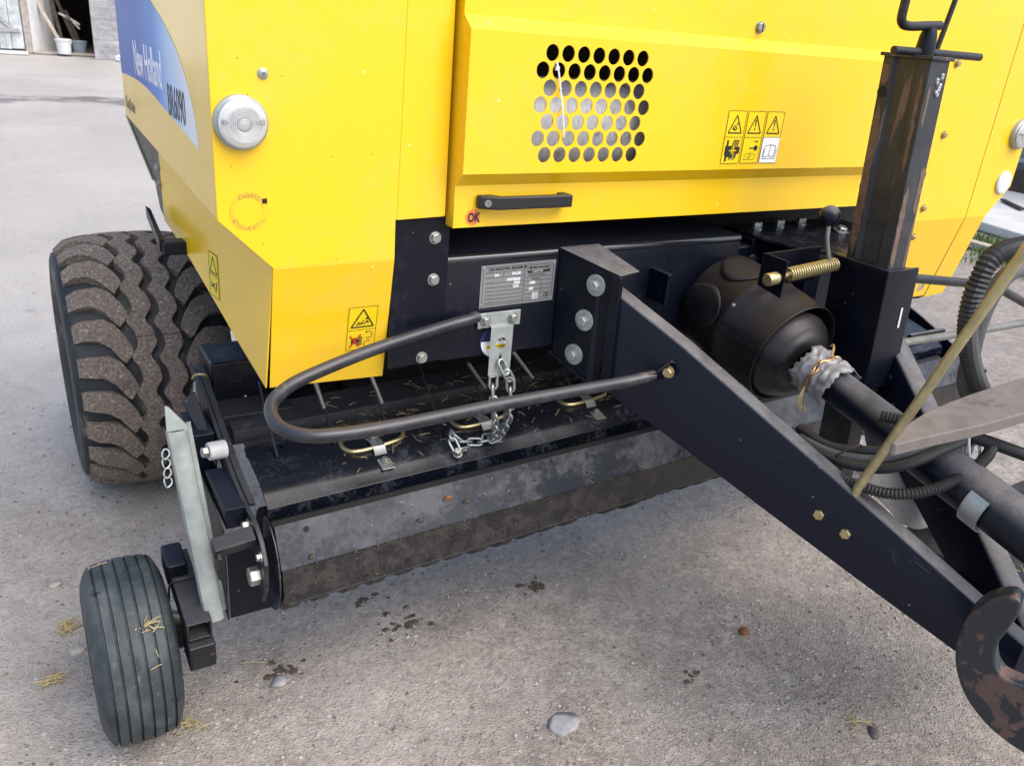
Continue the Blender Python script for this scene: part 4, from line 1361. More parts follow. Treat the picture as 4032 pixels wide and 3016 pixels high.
    MB().lathe((1.458, 1.236, 1.107), (1, 0.03, 0.05), [(0, 0.0003), (0, 0.013), (0.003, 0.015), (0.030, 0.015), (0.030, 0.0003)], 24).build("pin_head", "zinc_yellow", baler)
    sp_ = []
    turns = 21
    for k in range(turns * 12 + 1):
        t_ = k / (turns * 12)
        c = Vector((1.530, 1.241, 1.112)).lerp(Vector((1.706, 1.252, 1.121)), t_)
        a = 2 * math.pi * k / 12
        sp_.append(c + Vector((0, math.cos(a), math.sin(a))) * 0.0145)
    MB().tube(sp_, 0.0027, 6).build("spring", "zinc_yellow", baler, sharp=80)
    br = MB()
    br.prism([(1.502, 1.225, 1.150), (1.506, 1.30, 1.150), (1.507, 1.30, 1.070), (1.502, 1.225, 1.062)], (0.004, 0, 0))
    br.prism([(1.506, 1.300, 1.148), (1.72, 1.310, 1.150), (1.72, 1.310, 1.06), (1.507, 1.300, 1.070)], (0, 0.004, 0))
    br.build("pin_bracket", "black_paint", baler, bevel=0.0015)
    MB().tube([(1.690, 1.252, 1.122), (1.672, 1.252, 1.150), (1.655, 1.252, 1.185), (1.648, 1.252, 1.222)], 0.0052, 10, 4).build("lever", "galvanised", baler)
    MB().lathe((1.648, 1.252, 1.218), (-0.15, 0, 1), [(0.0, 0.006)] + [(0.024 - 0.024 * math.cos(math.pi * k / 12), max(0.0004, 0.024 * math.sin(math.pi * k / 12))) for k in range(1, 13)], 28).build("ball_knob", "black_clean", baler)
jack()
# steel bar running off to the right
MB().tube([(1.78, 1.15, 1.115), (2.05, 1.15, 1.079), (2.20, 1.15, 1.058), (2.28, 1.15, 1.040), (2.45, 1.15, 0.98)], 0.0115, 14, 4).build("rear_guide_bar", "black_worn", baler)

# ================================================================== LOOSE THINGS ON THE DRAWBAR
def corr_hose(name, pts, r, label, pitch=0.0045, depth=0.0022):
    p = catmull([Vector(q) for q in pts], 24)
    # resample evenly
    ds = [0.0]
    for a, b in zip(p, p[1:]):
        ds.append(ds[-1] + (b - a).length)
    n = int(ds[-1] / (pitch / 2))
    out, rs, j = [], [], 0
    for k in range(n + 1):
        s = ds[-1] * k / n
        while j < len(ds) - 2 and ds[j + 1] < s:
            j += 1
        t = (s - ds[j]) / max(1e-9, ds[j + 1] - ds[j])
        out.append(p[j].lerp(p[j + 1], t))
        rs.append(r - (depth if k % 2 else 0))
    mb = MB().tube(out, rs, 12)
    return tag(mb.build(name, "rubber_hose", None, sharp=15), label, "hose")

corr_hose("corrugated_hose", [(1.62, 0.78, 1.30), (1.50, 0.78, 1.288), (1.470, 0.78, 1.235), (1.472, 0.78, 1.185), (1.492, 0.78, 1.135), (1.535, 0.78, 1.075), (1.60, 0.78, 1.01), (1.70, 0.78, 0.93)], 0.0185,
          "black corrugated hose looping down beside the brass coloured rod at the right edge", 0.0088, 0.0034)
hose_smooth = MB().tube([(1.70, 0.81, 1.24), (1.625, 0.81, 1.235), (1.585, 0.81, 1.19), (1.575, 0.81, 1.13), (1.585, 0.81, 1.07), (1.62, 0.82, 1.0), (1.70, 0.82, 0.92)], 0.0165, 14, 8).build("rubber_hose", "grey_hose", None)
tag(hose_smooth, "smooth grey rubber hose looping just behind the upright corrugated one", "hose")

h1 = MB().tube([(1.43, 1.02, 0.80), (1.425, 0.960, 0.805), (1.432, 0.905, 0.812), (1.452, 0.845, 0.828), (1.478, 0.805, 0.855), (1.530, 0.785, 0.882), (1.60, 0.775, 0.90)], 0.0115, 12, 8).build("hydraulic_hose", "rubber_hose", None)
tag(h1, "thin black hydraulic hose with printed lettering, lower one beside the near drawbar arm", "hose")
h3 = MB().tube([(1.45, 1.04, 0.805), (1.437, 0.975, 0.809), (1.445, 0.918, 0.818), (1.470, 0.858, 0.838), (1.498, 0.820, 0.866), (1.552, 0.797, 0.893), (1.63, 0.782, 0.907)], 0.0105, 12, 8).build("hydraulic_hose", "grey_hose", None)
tag(h3, "thin dusty grey hydraulic hose between the two black ones over the shaft", "hose")
MB().tube([(1.42, 0.925, 0.826), (1.446, 0.905, 0.850), (1.468, 0.910, 0.843), (1.462, 0.925, 0.812), (1.438, 0.935, 0.802)], 0.0022, 6, 4, closed=True).build("tie_strap", "rubber_hose", h3)
h2 = MB().tube([(1.46, 1.06, 0.815), (1.45, 0.985, 0.815), (1.46, 0.930, 0.826), (1.488, 0.870, 0.850), (1.52, 0.835, 0.880), (1.575, 0.81, 0.905), (1.66, 0.79, 0.915)], 0.0115, 12, 8).build("hydraulic_hose", "rubber_hose", None)
tag(h2, "thin black hydraulic hose, upper one crossing over the drive shaft", "hose")
corr_hose("corrugated_hose", [(1.40, 0.93, 0.79), (1.405, 0.87, 0.792), (1.43, 0.80, 0.80), (1.48, 0.755, 0.82), (1.56, 0.735, 0.848), (1.63, 0.74, 0.872), (1.68, 0.76, 0.885)], 0.0125,
          "black corrugated hose sagging lowest under the other hoses by the drawbar", 0.0070, 0.0026)
corr_hose("corrugated_hose", [(1.52, 0.92, 0.90), (1.555, 0.86, 0.905), (1.60, 0.80, 0.905), (1.66, 0.755, 0.89), (1.76, 0.72, 0.855), (1.86, 0.69, 0.815)], 0.0135,
          "dusty corrugated hose running level over the drive shaft to the right edge", 0.0072, 0.0028)
ct = MB().tube([(1.618, 0.795, 0.925), (1.600, 0.775, 0.920), (1.592, 0.762, 0.895), (1.600, 0.755, 0.868), (1.622, 0.752, 0.858), (1.64, 0.76, 0.87), (1.645, 0.78, 0.905)], 0.0028, 8, 5, closed=True).build("cable_tie", "white_plastic", None)
tag(ct, "white cable tie looped round the hoses at the shaft", "cable tie")

rod = MB().tube([(1.397, 0.849, 0.777), (1.3975, 0.847, 0.795), (1.407, 0.772, 1.055), (1.427, 0.70, 1.318), (1.436, 0.667, 1.44)], 0.0092, 16).build("support_rod", "brass_rod", None)
tag(rod, "yellow zinc plated rod leaning out of a hole in the drawbar", "rod")

def rusty_bar():
    top = [(1.126, 0.650), (1.215, 0.685), (1.289, 0.702), (1.372, 0.713), (1.453, 0.720), (1.553, 0.726), (1.64, 0.729), (1.9, 0.735), (1.9, 0.62), (1.468, 0.630), (1.380, 0.630), (1.317, 0.632), (1.206, 0.640), (1.130, 0.643)]
    o = MB().prism([(x, y, 1.028) for x, y in top], (0, 0, 0.022)).build("steel_bar", "rusty_plate", None, bevel=0.003)
    tag(o, "rusty brown flat steel plate with pointed end, closest to the lens at right", "steel plate")
rusty_bar()

def hook():
    p0 = Vector((1.36, 0.56, 0))
    u = Vector((0.38, -0.92, 0)).normalized()
    outer = [(0.056, 0.774), (0.038, 0.762), (0.021, 0.744), (0.007, 0.712), (0.001, 0.673), (0.002, 0.629), (0.012, 0.592), (0.029, 0.559), (0.052, 0.530), (0.084, 0.505), (0.119, 0.489), (0.157, 0.480), (0.23, 0.47)]
    inner = [(0.23, 0.60), (0.157, 0.614), (0.117, 0.612), (0.100, 0.611), (0.084, 0.614), (0.070, 0.628), (0.061, 0.652), (0.060, 0.678), (0.067, 0.710), (0.071, 0.745), (0.069, 0.767)]
    def refine(l):
        v = [Vector((a, b, 0)) for a, b in l]
        return catmull(v, 3)
    poly = refine(outer) + refine(inner)
    n = len(poly)
    dvec = Vector((0.92, 0.38, 0)).normalized() * 0.044
    mb = MB()
    mb.prism([p0 + u * p.x + Vector((0, 0, p.y)) for p in poly], dvec)
    o = mb.build("tow_hook", "rusty_hook", None, bevel=0.0165, seg=5, sharp=50)
    tag(o, "heavy rusty steel tow hook with chipped black paint at the lower right corner", "hook")
hook()

# papers and tape caught between the drawbar arms
def sheet_scrap(name, corners, mat, label, cat, bend=0.02, seed=1):
    rnd = random.Random(seed)
    a, b, c, d = [Vector(p) for p in corners]
    mb = MB()
    n = 8
    for i in range(n + 1):
        for j in range(n + 1):
            s, t = i / n, j / n
            p = a.lerp(b, s).lerp(d.lerp(c, s), t)
            p.z += bend * math.sin(math.pi * s) * math.cos(2.2 * t) + rnd.uniform(-0.003, 0.003)
            mb.v.append(p)
    for i in range(n):
        for j in range(n):
            mb.f.append((i * (n + 1) + j, (i + 1) * (n + 1) + j, (i + 1) * (n + 1) + j + 1, i * (n + 1) + j + 1))
    o = mb.build(name, mat, None, sharp=40)
    md = o.modifiers.new("solid", 'SOLIDIFY'); md.thickness = 0.0015
    return tag(o, label, cat)
paint("scrap_film", (0.38, 0.38, 0.36), 0.5, dust=(0.16, 0.13, 0.10), dust_lo=0.45, dust_hi=0.75, dust_amt=0.7, dust_scale=18, bump_s=0.2)
sheet_scrap("plastic_scrap", [(1.70, 1.05, 0.66), (1.86, 1.02, 0.66), (1.80, 0.86, 0.60), (1.69, 0.90, 0.60)], "scrap_film", "dirty grey plastic scrap hanging beneath the hoses, nearer the drawbar arm", "plastic scrap", 0.03, 4)
sheet_scrap("plastic_scrap", [(1.84, 0.99, 0.67), (1.98, 0.93, 0.66), (1.86, 0.80, 0.60), (1.79, 0.83, 0.60)], "scrap_film", "dirty grey plastic scrap curled beside the drive shaft, farther from the drawbar", "plastic scrap", -0.03, 9)
cl = MB().lathe(axis_pt(0.705), AXD, [(0.0, 0.056), (0.0, 0.060), (0.04, 0.060), (0.04, 0.056)], 32, 150, 260).build("metal_clip", "galvanised", None)
tag(cl, "shiny bent metal clip under the drive shaft tube", "clip")

# ================================================================== DECALS, PLATES, LETTERING
plain("ink_black", (0.012, 0.012, 0.012), 0.5, 0, 0.05)
plain("ink_red", (0.55, 0.04, 0.02), 0.5, 0, 0.1)
plain("decal_yellow", (0.80, 0.58, 0.004), 0.4, 0, 0.03)
plain("decal_white", (0.80, 0.81, 0.82), 0.4, 0, 0.03)
plain("decal_orange", (0.75, 0.20, 0.05), 0.5, 0, 0.06)
plain("plate_alu", (0.30, 0.31, 0.32), 0.42, 0.55, 0.12, 14)
plain("print_white", (0.72, 0.74, 0.76), 0.5, 0, 0.05)
plain("decal_navy", (0.012, 0.022, 0.085), 0.45, 0, 0.1)
plain("ink_grey", (0.22, 0.19, 0.12), 0.5, 0, 0.1)
plain("ink_line", (0.06, 0.05, 0.012), 0.5, 0, 0.1)

class Flat:
    """flat prints laid on a surface: local (a, b) metres from origin, each layer 0.4 mm above the last"""
    def __init__(self, origin, xd, yd, parent):
        self.O, self.x, self.y = Vector(origin), Vector(xd).normalized(), Vector(yd).normalized()
        self.n = self.x.cross(self.y).normalized()
        self.p = parent
    def at(self, a, b, h=0.0):
        return self.O + self.x * a + self.y * b + self.n * h
    def poly(self, name, pts, mat, h=0.0, parent=None, t=0.0005):
        mb = MB().prism([self.at(a, b, h) for a, b in pts], self.n * t)
        return mb.build(name, mat, parent or self.p)
    def rect(self, name, a0, b0, a1, b1, mat, h=0.0, parent=None):
        return self.poly(name, [(a0, b0), (a1, b0), (a1, b1), (a0, b1)], mat, h, parent)
    def strokes(self, name, segs, w, mat, h, parent=None):
        mb = MB()
        for (a0, b0), (a1, b1) in segs:
            d = Vector((a1 - a0, b1 - b0)); d.normalize()
            nx, ny = -d.y * w / 2, d.x * w / 2
            mb.prism([self.at(a0 + nx, b0 + ny, h), self.at(a0 - nx, b0 - ny, h), self.at(a1 - nx, b1 - ny, h), self.at(a1 + nx, b1 + ny, h)], self.n * 0.0004)
        return mb.build(name, mat, parent or self.p)
    def ring(self, pts):
        return list(zip(pts, pts[1:] + pts[:1]))
    def circle(self, ca, cb, r, n=28, a0=0, a1=360):
        return [(ca + r * math.cos(R(a0 + (a1 - a0) * k / n)), cb + r * math.sin(R(a0 + (a1 - a0) * k / n))) for k in range(n)]
    def text(self, body, a, b, size, mat, h, parent=None, xs=1.0, shear=0.0, bold=0.0, align='LEFT', name="lettering"):
        return text(body, size, self.at(a, b, h), self.x, self.y, mat, parent or self.p, name, shear, align, 0.0003, xs, bold)

def warn_tri(F, ca, cb, w, hgt, h, parent):
    tri = [(ca - w / 2, cb), (ca + w / 2, cb), (ca, cb + hgt)]
    F.strokes("warning_triangle", F.ring(tri), 0.0030, "ink_black", h, parent)

def side_decal():
    m, nt, b = new_mat("decal_blue")
    co = coords(nt)
    sx = N(nt, "ShaderNodeSeparateXYZ"); nt.links.new(co, sx.inputs[0])
    mr = N(nt, "ShaderNodeMapRange")
    mr.inputs["From Min"].default_value = 1.62; mr.inputs["From Max"].default_value = 2.35
    nt.links.new(sx.outputs[1], mr.inputs[0])
    c = ramp(nt, mr.outputs[0], [(0.08, (0.78, 0.80, 0.84)), (0.30, (0.42, 0.58, 0.82)), (0.5, (0.06, 0.24, 0.62)), (0.8, (0.012, 0.10, 0.42))])
    # pale printed sweep lines in the dark end
    wv = N(nt, "ShaderNodeTexWave"); wv.inputs["Scale"].default_value = 2.2; wv.inputs["Distortion"].default_value = 1.5
    mp = N(nt, "ShaderNodeMapping"); mp.inputs["Rotation"].default_value = (0.35, 0, 0); mp.inputs["Scale"].default_value = (0, 2.5, 0.6)
    nt.links.new(co, mp.inputs[0]); nt.links.new(mp.outputs[0], wv.inputs["Vector"])
    msk = math_n(nt, 'MULTIPLY', ramp(nt, wv.outputs["Fac"], [(0.72, 0.0), (0.9, 0.55)]), ramp(nt, mr.outputs[0], [(0.85, 0.0), (0.95, 1.0)]))
    c = mix(nt, msk, c, (0.55, 0.68, 0.88))
    setv(nt, b.inputs["Base Color"], c)
    b.inputs["Roughness"].default_value = 0.42
    b.inputs["Specular IOR Level"].default_value = 0.22
    F = Flat((0.324, 0, 0), (0, -1, 0), (0, 0, 1), sp)
    low = [(2.515, 1.384), (2.40, 1.389), (2.26, 1.391), (2.137, 1.387), (2.03, 1.378), (1.919, 1.366), (1.82, 1.356), (1.731, 1.347), (1.66, 1.340), (1.614, 1.334)]
    upp = [(1.616, 1.352), (1.626, 1.379), (1.645, 1.408), (1.670, 1.436), (1.705, 1.463), (1.749, 1.490), (1.81, 1.516), (1.879, 1.540), (2.002, 1.573), (2.2, 1.63), (2.515, 1.72)]
    d = F.poly("brand_decal", [(-y, z) for y, z in low + upp], "decal_blue", 0.0004)
    F.text("New Holland", -2.285, 1.404, 0.110, "decal_white", 0.0012, d, 0.60, 0.06, 0.0004)
    F.text("BR6090", -1.882, 1.362, 0.088, "ink_black", 0.0012, d, 0.62, 0.06, 0.0006)
    F.text("CropCutter", -2.492, 1.302, 0.042, "ink_grey", 0.0006, sp, 0.72, 0.0, 0.0006)
side_decal()

def door_decals():
    F = Flat((0, 1.46, 0), (1, 0, 0), (0, 0, 1), the_door)
    for k in range(3):
        a0 = 1.474 + k * 0.0640
        a1 = a0 + 0.058
        b1, bm_, b0 = 1.4455, 1.3860, 1.3255
        d = F.rect("warning_sticker", a0, b0, a1, b1, "decal_yellow", 0.0004)
        F.strokes("print", F.ring([(a0, b0), (a1, b0), (a1, b1), (a0, b1)]) + [((a0, bm_), (a1, bm_))], 0.0011, "ink_line", 0.001, d)
        ca = (a0 + a1) / 2
        warn_tri(F, ca, 1.3955, 0.043, 0.040, 0.001, d)
        if k == 0:
            F.strokes("print", [((ca - 0.009, 1.405), (ca + 0.004, 1.402)), ((ca - 0.004, 1.412), (ca + 0.006, 1.405)), ((ca + 0.002, 1.413), (ca + 0.008, 1.420)), ((ca - 0.008, 1.410), (ca - 0.002, 1.402))], 0.0028, "ink_black", 0.001, d)
            blk = []
            F.poly("print", [(a0 + 0.010, 1.330), (a0 + 0.016, 1.330), (a0 + 0.016, 1.340), (a0 + 0.028, 1.340), (a0 + 0.028, 1.366), (a0 + 0.016, 1.366), (a0 + 0.016, 1.379), (a0 + 0.010, 1.379), (a0 + 0.010, 1.366), (a0 + 0.007, 1.366), (a0 + 0.007, 1.344), (a0 + 0.010, 1.344)], "ink_black", 0.001, d)
            F.strokes("print", [((a0 + 0.024 + 0.006 * q, 1.333 + 0.003 * (q % 2)), (a0 + 0.034 + 0.005 * q, 1.352 + 0.002 * q)) for q in range(4)] + [((a0 + 0.026 + 0.006 * q, 1.358), (a0 + 0.034 + 0.005 * q, 1.380)) for q in range(4)], 0.0032, "ink_black", 0.001, d)
            F.rect("print", a0 + 0.040, 1.348, a0 + 0.054, 1.364, "ink_black", 0.001, d)
            F.strokes("print", [((a0 + 0.020, 1.355), (a0 + 0.044, 1.355)), ((a0 + 0.034, 1.346), (a0 + 0.034, 1.366))], 0.0022, "decal_yellow", 0.0018, d)
        else:
            F.poly("print", [(ca - 0.0022, 1.4265), (ca + 0.0022, 1.4265), (ca + 0.0010, 1.409), (ca - 0.0010, 1.409)], "ink_black", 0.001, d)
            F.poly("print", F.circle(ca, 1.4045, 0.0021, 12), "ink_black", 0.001, d)
        if k == 1:
            F.poly("print", F.circle(a0 + 0.044, 1.361, 0.0065, 16), "ink_black", 0.001, d)
            F.strokes("print", [((a0 + 0.024, 1.361), (a0 + 0.040, 1.361)), ((a0 + 0.027, 1.361), (a0 + 0.027, 1.358))], 0.0026, "ink_black", 0.001, d)
            F.strokes("print", [((a0 + 0.036, 1.376), (a0 + 0.046, 1.376)), ((a0 + 0.043, 1.379), (a0 + 0.047, 1.376)), ((a0 + 0.043, 1.373), (a0 + 0.047, 1.376))], 0.0016, "ink_black", 0.001, d)
            F.strokes("print", F.ring([(a0 + 0.010, 1.333), (a0 + 0.026, 1.335), (a0 + 0.042, 1.333), (a0 + 0.045, 1.346), (a0 + 0.028, 1.349), (a0 + 0.013, 1.346)]) + [((a0 + 0.026, 1.335), (a0 + 0.028, 1.349)), ((a0 + 0.020, 1.338), (a0 + 0.036, 1.344))], 0.0010, "ink_line", 0.001, d)
        if k == 2:
            w = F.rect("print", a0 + 0.0006, b0 + 0.0006, a1 - 0.0006, bm_ - 0.0006, "decal_white", 0.0012, d)
            F.strokes("print", F.ring([(a0 + 0.010, 1.340), (a0 + 0.028, 1.342), (a0 + 0.046, 1.340), (a0 + 0.048, 1.366), (a0 + 0.030, 1.369), (a0 + 0.012, 1.366)]) + [((a0 + 0.028, 1.342), (a0 + 0.030, 1.369)), ((a0 + 0.007, 1.336), (a0 + 0.050, 1.336)), ((a0 + 0.007, 1.336), (a0 + 0.009, 1.360)), ((a0 + 0.050, 1.336), (a0 + 0.052, 1.360))], 0.0011, "ink_black", 0.0018, d)
    # OK sticker on the lower face
    F2 = Flat((0, 1.49, 0), (1, 0, 0), (0, 0, 1), the_door)
    s = F2.poly("inspection_sticker", F2.circle(0.8315, 1.2175, 0.0165, 32), "decal_orange", 0.0004)
    F2.text("OK", 0.8195, 1.2085, 0.026, "ink_black", 0.001, s, 0.72, 0, 0.0011)
    # pull handle
    h = MB().prism([(0.836, 1.4895, 1.2375), (0.836, 1.474, 1.2375), (0.872, 1.455, 1.2375), (1.056, 1.455, 1.2375), (1.056, 1.4895, 1.2375), (1.034, 1.4895, 1.2375), (1.034, 1.470, 1.2375), (0.886, 1.470, 1.2375), (0.868, 1.4895, 1.2375)], (0, 0, 0.027))
    ho = h.build("handle", "handle_plastic", the_door, bevel=0.004, seg=3)
    MB().lathe((0.851, 1.4635, 1.251), (-0.45, -0.9, 0), [(-0.002, 0.0072), (0.0016, 0.0072), (0.0018, 0.004), (-0.001, 0.0038), (-0.001, 0.0002)], 16).build("screw", "bolt_steel", ho)
    # slotted bolt above the crease
    MB().bolt((1.553, 1.49, 1.626), (0, -1, 0), 0.0115, 0.008, 0.0135).build("bolt", "bolt_steel", the_door)
    MB().box(1.5515, 1.5545, 1.4795, 1.481, 1.616, 1.636).build("bolt_slot", "inner_dark", the_door)
plain("handle_plastic", (0.013, 0.0135, 0.016), 0.38, 0, 0.15)
door_decals()

def panel_details():
    # rivet, square hole, scuffed ring left by a missing reflector
    MB().lathe((0.413, 1.5, 1.479), (0, -1, 0), [(0, 0.0095), (0.002, 0.0093), (0.0042, 0.006), (0.0072, 0.0028), (0.002, 0.0015), (0.002, 0.0002)], 24).build("rivet", "galv_dull", fp)
    MB().box(0.4035, 0.4125, 1.4990, 1.4997, 1.2585, 1.2675).build("square_hole", "inner_dark", fp)
    m, nt, bs = new_mat("scuffed_yellow")
    co = coords(nt)
    nz = noise_tex(nt, co, 260, 5, 0.7, 0.6, (1.0, 1.0, 2.2))
    nb = noise_tex(nt, co, 45, 3, 0.5)
    fac = math_n(nt, 'MULTIPLY', ramp(nt, nz, [(0.44, 0.0), (0.54, 1.0)]), ramp(nt, nb, [(0.38, 0.05), (0.58, 0.8)]))
    setv(nt, bs.inputs["Base Color"], mix(nt, fac, YEL, (0.17, 0.115, 0.05)))
    bs.inputs["Roughness"].default_value = 0.5
    mb = MB().lathe((0.379, 1.4996, 1.245), (0, -1, 0), [(0, 0.0255), (0.0003, 0.0257), (0.0003, 0.0335), (0, 0.0337)], 64)
    mb.build("scuff_ring", "scuffed_yellow", fp)
    # moving-parts stickers on the leaning lower part
    yd = Vector((0.0, -0.06, 0.271)).normalized()
    F = Flat((0, 1.5 + 0.0602 * (1.137 - 0.93) / 0.271, 0.93), (1, 0, 0), yd, fp)
    a0, a1 = 0.5775, 0.6395
    s = F.rect("warning_sticker", a0, 0.004, a1, 0.108, "decal_yellow", 0.0006)
    F.strokes("print", F.ring([(a0, 0.004), (a1, 0.004), (a1, 0.108), (a0, 0.108)]) + [((a0, 0.053), (a1, 0.053))], 0.0009, "ink_line", 0.0012, s)
    ca = (a0 + a1) / 2
    F.strokes("print", F.ring([(ca - 0.024, 0.060), (ca + 0.025, 0.060), (ca, 0.102)]), 0.0030, "ink_black", 0.0012, s)
    F.strokes("print", [((ca - 0.014, 0.066), (ca + 0.006, 0.068)), ((ca - 0.010, 0.073), (ca - 0.006, 0.067)), ((ca - 0.004, 0.068), (ca + 0.004, 0.076)), ((ca + 0.006, 0.068), (ca + 0.013, 0.074)), ((ca + 0.008, 0.074), (ca + 0.014, 0.068))], 0.0022, "ink_black", 0.0012, s)
    F.poly("print", F.circle(ca + 0.009, 0.0795, 0.0026, 12), "ink_black", 0.0012, s)
    F.poly("print", [(a0 + 0.010, 0.020), (a0 + 0.024, 0.018), (a0 + 0.028, 0.026), (a0 + 0.024, 0.034), (a0 + 0.010, 0.032)], "ink_black", 0.0012, s)
    F.strokes("print", [((a0 + 0.022, 0.018 + 0.005 * q), (a0 + 0.034, 0.017 + 0.0055 * q)) for q in range(4)], 0.0030, "ink_black", 0.0012, s)
    F.strokes("print", [((a0 + 0.006, 0.010), (a0 + 0.030, 0.042)), ((a0 + 0.006, 0.040), (a0 + 0.028, 0.012))], 0.0034, "ink_red", 0.002, s)
    for cb, st in ((0.039, -120), (0.016, 60)):
        pts = F.circle(a0 + 0.047, cb, 0.0082, 22, st, st + 270)
        F.strokes("print", list(zip(pts, pts[1:])), 0.0013, "ink_black", 0.0012, s)
        F.strokes("print", [(pts[-1], (pts[-1][0] + 0.004, pts[-1][1] + 0.001)), (pts[-1], (pts[-1][0] + 0.001, pts[-1][1] + 0.004))], 0.0013, "ink_black", 0.0012, s)
    # same sort of sticker on the far panel
    F = Flat((0, 1.5 + 0.0645 * (1.137 - 0.93) / 0.279, 0.93), (1, 0, 0), Vector((0, -0.06, 0.279)), baler)
    s = F.rect("warning_sticker", 2.44, 0.0, 2.505, 0.108, "decal_yellow", 0.0006)
    F.strokes("print", F.ring([(2.446, 0.060), (2.499, 0.060), (2.4725, 0.102)]), 0.0030, "ink_black", 0.0012, s)
    F.strokes("print", [((2.460, 0.066), (2.482, 0.069)), ((2.468, 0.069), (2.474, 0.077)), ((2.482, 0.069), (2.488, 0.075))], 0.0024, "ink_black", 0.0012, s)
    pts = F.circle(2.486, 0.03, 0.010, 22, 0, 280)
    F.strokes("print", list(zip(pts, pts[1:])), 0.0014, "ink_black", 0.0012, s)
    # narrow sticker on the lower side panel
    xd = Vector((0.1299, -0.9915, 0)).normalized()
    F = Flat((lowp(1.82), 1.82, 0.985), xd, (0, 0, 1), lower_side)
    s = F.rect("warning_sticker", -0.022, 0, 0.030, 0.098, "decal_yellow", 0.0006)
    F.strokes("print", F.ring([(-0.022, 0), (0.030, 0), (0.030, 0.098), (-0.022, 0.098)]) + [((-0.022, 0.048), (0.030, 0.048))], 0.0012, "ink_line", 0.0012, s)
    F.strokes("print", F.ring([(-0.016, 0.054), (0.024, 0.054), (0.004, 0.090)]), 0.003, "ink_black", 0.0012, s)
    F.strokes("print", [((-0.012, 0.02), (0.008, 0.03)), ((-0.012, 0.03), (0.008, 0.018)), ((0.012, 0.012), (0.020, 0.036))], 0.004, "ink_black", 0.0012, s)
    # pipe fork bracket below the side panel and dark infill behind it
    fk = MB()
    fk.box(0.305, 0.385, 1.985, 2.025, 1.035, 1.066)
    fo = fk.build("fork_bracket", "black_paint", baler, bevel=0.004)
    MB().prism([(0.300, 2.00, 1.040), (0.312, 2.00, 1.040), (0.312, 2.16, 1.075), (0.300, 2.16, 1.085)], (0, 0, 0.03)).build("fork_bracket", "black_paint", baler, bevel=0.003)
    MB().bolt((0.390, 1.985, 1.048), (0.3, -1, 0), 0.009, 0.012, 0.0).build("bolt", "bolt_steel", baler)
    MB().prism([(0.338, 2.60, 1.262), (0.338, 2.13, 1.245), (0.338, 2.13, 1.085), (0.338, 2.19, 1.10), (0.338, 2.24, 1.16)], (0.004, 0, 0)).build("infill_plate", "black_worn", baler)
    MB().prism([(0.334, 2.615, 1.262), (0.334, 2.25, 1.155), (0.334, 2.235, 1.158), (0.334, 2.60, 1.267)], (0.004, 0, 0)).build("edge_trim", "zinc_yellow", baler)
    for z in (1.205, 1.165):
        MB().bolt((0.336, 2.15, z), (-1, 0, 0), 0.008, 0.006, 0.011).build("bolt", "bolt_steel", baler)
plain("scuff_ink", (0.22, 0.13, 0.02), 0.7, 0, 0.2)
panel_details()

